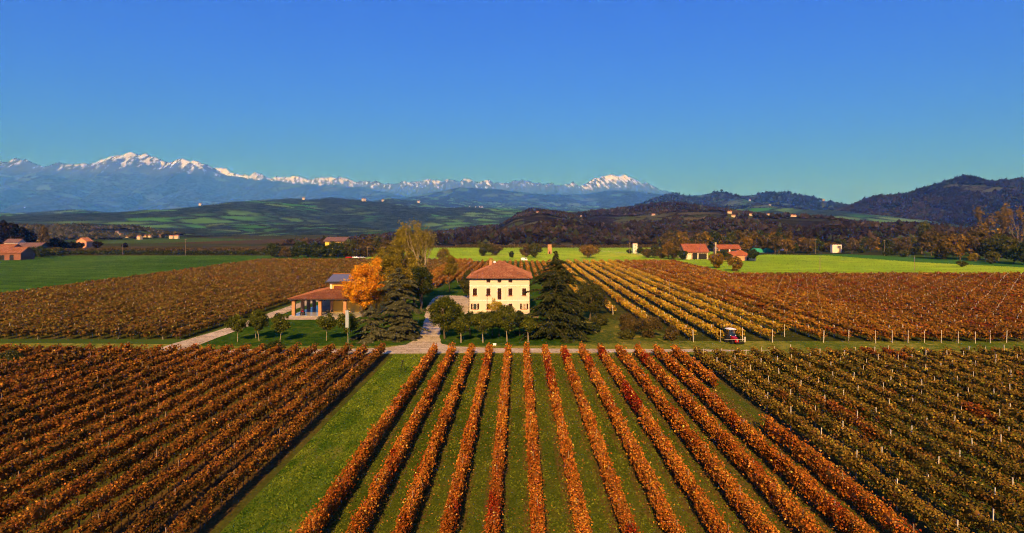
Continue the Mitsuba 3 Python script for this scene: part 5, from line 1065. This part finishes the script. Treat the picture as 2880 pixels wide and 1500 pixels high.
cab = cat([tube([(sx_ * a, yy, 0.95), (sx_ * b, yy2, 2.42)], 0.045, 5) for sx_ in (-1, 1) for a, b, yy, yy2 in ((0.66, 0.58, -0.32, -0.12), (0.68, 0.60, 1.05, 0.98))] + [bx(-0.66, 0.66, -0.34, 1.05, 0.90, 0.98)])
cb = part(trc, 'cab', TP(cab), 'm_dark')
part(cb, 'windshield', TP(trimesh.Trimesh([(-0.62, -0.31, 1.0), (0.62, -0.31, 1.0), (0.55, -0.12, 2.40), (-0.55, -0.12, 2.40)], [[0, 1, 2], [0, 2, 3]], process=False)), {'type': 'thindielectric'})
for s_ in (-1, 1): part(cb, 'side_window', TP(trimesh.Trimesh([(s_ * 0.67, -0.28, 1.0), (s_ * 0.69, 1.0, 1.0), (s_ * 0.61, 0.95, 2.4), (s_ * 0.59, -0.10, 2.4)], [[0, 1, 2], [0, 2, 3]], process=False)), {'type': 'thindielectric'})
part(cb, 'seat', TP(cat([bx(-0.25, 0.25, 0.35, 0.8, 1.0, 1.15), bx(-0.25, 0.25, 0.8, 0.9, 1.0, 1.8)])), 'm_rubber')
part(cb, 'steering_wheel', TP(tube([(0.2 * math.cos(a), 0.12 + 0.06 * math.sin(a), 1.45 + 0.2 * math.sin(a)) for a in np.linspace(0, 2 * math.pi, 13)], 0.02, 5)), 'm_dark')
rf = trimesh.creation.box((1.42, 1.5, 0.2)).subdivide().subdivide(); v = rf.vertices; v[:, 2] -= 0.10 * (np.abs(v[:, 0]) / 0.71) ** 3 * (v[:, 2] > 0) + 0.06 * (np.abs(v[:, 1]) / 0.75) ** 3 * (v[:, 2] > 0); rf.vertices = v; rf.apply_translation((0, 0.42, 2.53))
part(cb, 'cab_roof', TP(rf), 'm_paint_white', 35)
bm = part(trc, 'boom', TP(tube([(-2.5, -2.0, 1.05), (-0.8, -1.95, 0.95), (1.35, -1.9, 0.85)], [0.03, 0.045, 0.05], 6)), 'm_concrete')
part(bm, 'boom_head', TP(bx(1.30, 1.55, -2.02, -1.84, 0.45, 1.35)), 'm_concrete')
part(bm, 'boom_arm', TP(bx(-0.1, 0.1, -1.92, -1.87, 0.55, 1.0)), 'm_silver')
part(trc, 'front_weight', TP(bx(-0.35, 0.35, -1.86, -1.62, 0.45, 0.8)), 'm_paint_red')
part(trc, 'mower_deck', TP(bx(-0.1, 1.45, -1.75, -1.2, 0.14, 0.42)), 'm_dark')
# cars beyond the brown vineyard
def car(label, x, y, rot, paint):
    k = thing('parked_car', label, 'car', 'cars beyond the brown vineyard'); Pq = placer(x, y, rot)
    prof = Polygon([(-2.1, 0.35), (2.1, 0.35), (2.15, 0.8), (1.3, 0.95), (0.75, 1.45), (-1.1, 1.48), (-1.8, 0.98), (-2.15, 0.85)])
    part(k, 'body', Pq(panel(prof, 1.7, -0.85)), paint)
    part(k, 'window', Pq(panel(Polygon([(1.15, 0.97), (0.7, 1.38), (-1.05, 1.40), (-1.6, 1.0)]), 1.73, -0.865)), 'm_glass')
    for a in (-1.3, 1.3):
        for b in (-0.86, 0.70):
            w_ = trimesh.creation.cylinder(radius=0.33, height=0.2, sections=14); w_.apply_transform(trimesh.transformations.rotation_matrix(math.pi / 2, [1, 0, 0])); w_.apply_translation((a, b + 0.08, 0.33)); part(k, 'wheel', Pq(w_), 'm_rubber')
car('dark red car parked beyond the brown vineyard', -107.5, 432, 5, 'm_paint_red'); car('white car parked beyond the brown vineyard', -103.5, 433, -4, 'm_paint_white'); car('silver car parked right of the white car', -99.0, 431, 2, 'm_silver')
bl = thing('wrapped_bale', 'white wrapped round bale beyond the tall trees', 'bale')
b_ = trimesh.creation.cylinder(radius=1.5, height=2.4, sections=20); b_.apply_transform(trimesh.transformations.rotation_matrix(math.pi / 2, [1, 0, 0])); b_.apply_translation((-82.5, 421, 1.5)); part(bl, 'wrap', b_, 'm_paint_white', 40)
for j, (x, y) in enumerate([(3.2, 404)]):
    k = thing('white_van', 'small white van behind the rows above the villa roof', 'van'); Pq = placer(x, y, 0)
    part(k, 'body', Pq(panel(Polygon([(-1.9, 0.4), (1.9, 0.4), (1.9, 1.0), (1.4, 1.75), (-1.9, 1.85)]), 1.7, -0.85)), 'm_paint_white'); part(k, 'window', Pq(panel(Polygon([(1.65, 1.05), (1.25, 1.62), (0.5, 1.64), (0.5, 1.05)]), 1.73, -0.865)), 'm_glass')
    for a in (-1.2, 1.2):
        w_ = trimesh.creation.cylinder(radius=0.33, height=1.66, sections=14); w_.apply_transform(trimesh.transformations.rotation_matrix(math.pi / 2, [1, 0, 0])); w_.apply_translation((a, 0, 0.33)); part(k, 'wheel', Pq(w_), 'm_rubber')
# leaves that have dropped in the alleys
rl = np.random.default_rng(44); n = 9000
px_ = rl.uniform(-15, 27, n); py_ = 40 + 72 * rl.random(n) ** 1.3
px_ = np.where(rl.random(n) < 0.55, -13.5 + 2.95 * np.round((px_ + 13.5) / 2.95) + rl.normal(0, 0.55, n), px_)
A, B = frame(unit(np.stack([rl.normal(0, 0.25, n), rl.normal(0, 0.25, n), np.ones(n)], -1)), rl); s = 0.075 * rl.uniform(0.7, 1.3, (n, 1)) * (py_ / 55)[:, None] ** 0.5
lv = Leaves(); lv.quads(np.stack([px_, py_, np.full(n, 0.05)], -1), A * s, B * s * 0.7, np.array([0.34, 0.15, 0.03]) * np.exp(rl.normal(0, 0.35, (n, 1))))
put('fallen_leaves', lv.mesh(), 'm_core', False, lv.color()); labels['fallen_leaves'] = {'label': 'dry leaves dropped in the alleys of the orange rows', 'category': 'leaves', 'kind': 'stuff'}
# tufts that roughen the mown grass
def tufts(label, x0, x1, y0, y1, n, tones, seed):
    rng = np.random.default_rng(seed); x = rng.uniform(x0, x1, n); y = y0 + (y1 - y0) * rng.random(n) ** 1.4
    w = meshkit.fbm(np.stack([x * 0.6, y * 0.25, np.full(n, seed)], -1), 3, seed); ok = rng.random(n) < 0.2 + 1.2 * w; x, y, w = x[ok], y[ok], w[ok]; n = len(x)
    hgt = 0.10 * rng.uniform(0.6, 1.6, n); wid = 0.07 * rng.uniform(0.6, 1.6, n) * (y / 55) ** 0.5; a = rng.uniform(0, np.pi, n); lx, ly = rng.normal(0, 0.06, (2, n))
    P = np.stack([x, y, np.full(n, 0.012)], -1); U = np.stack([np.cos(a) * wid, np.sin(a) * wid, 0 * a], -1); Wv = np.stack([-np.sin(a) * wid, np.cos(a) * wid, 0 * a], -1); top = P + np.stack([lx, ly, hgt], -1)
    V = np.stack([P - U, P + U, top, P - Wv, P + Wv], 1).reshape(-1, 3); i = 5 * np.arange(n)
    F = np.concatenate([np.stack([i, i + 1, i + 2], 1), np.stack([i + 3, i + 4, i + 2], 1)])
    c0, c1 = np.array(tones[0]), np.array(tones[1]); t = np.clip(w * 1.6 - 0.3 + rng.normal(0, 0.25, n), 0, 1)[:, None]
    k = key_for('grass'); put(k, (V, F), 'm_core', False, np.clip(np.repeat((c0 * (1 - t) + c1 * t) * np.exp(rng.normal(0, 0.25, (n, 1))), 5, 0), 0.002, 0.9)); labels[k] = {'label': label, 'category': 'grass', 'kind': 'stuff'}
tufts('grass tufts on the broad mown strip', -20.2, -14.6, 38, 111, 15000, ((0.035, 0.080, 0.006), (0.13, 0.17, 0.016)), 61)
tufts('grass tufts in the alleys of the orange rows', -14.6, 26.0, 40, 111, 42000, ((0.035, 0.065, 0.006), (0.115, 0.130, 0.016)), 62)
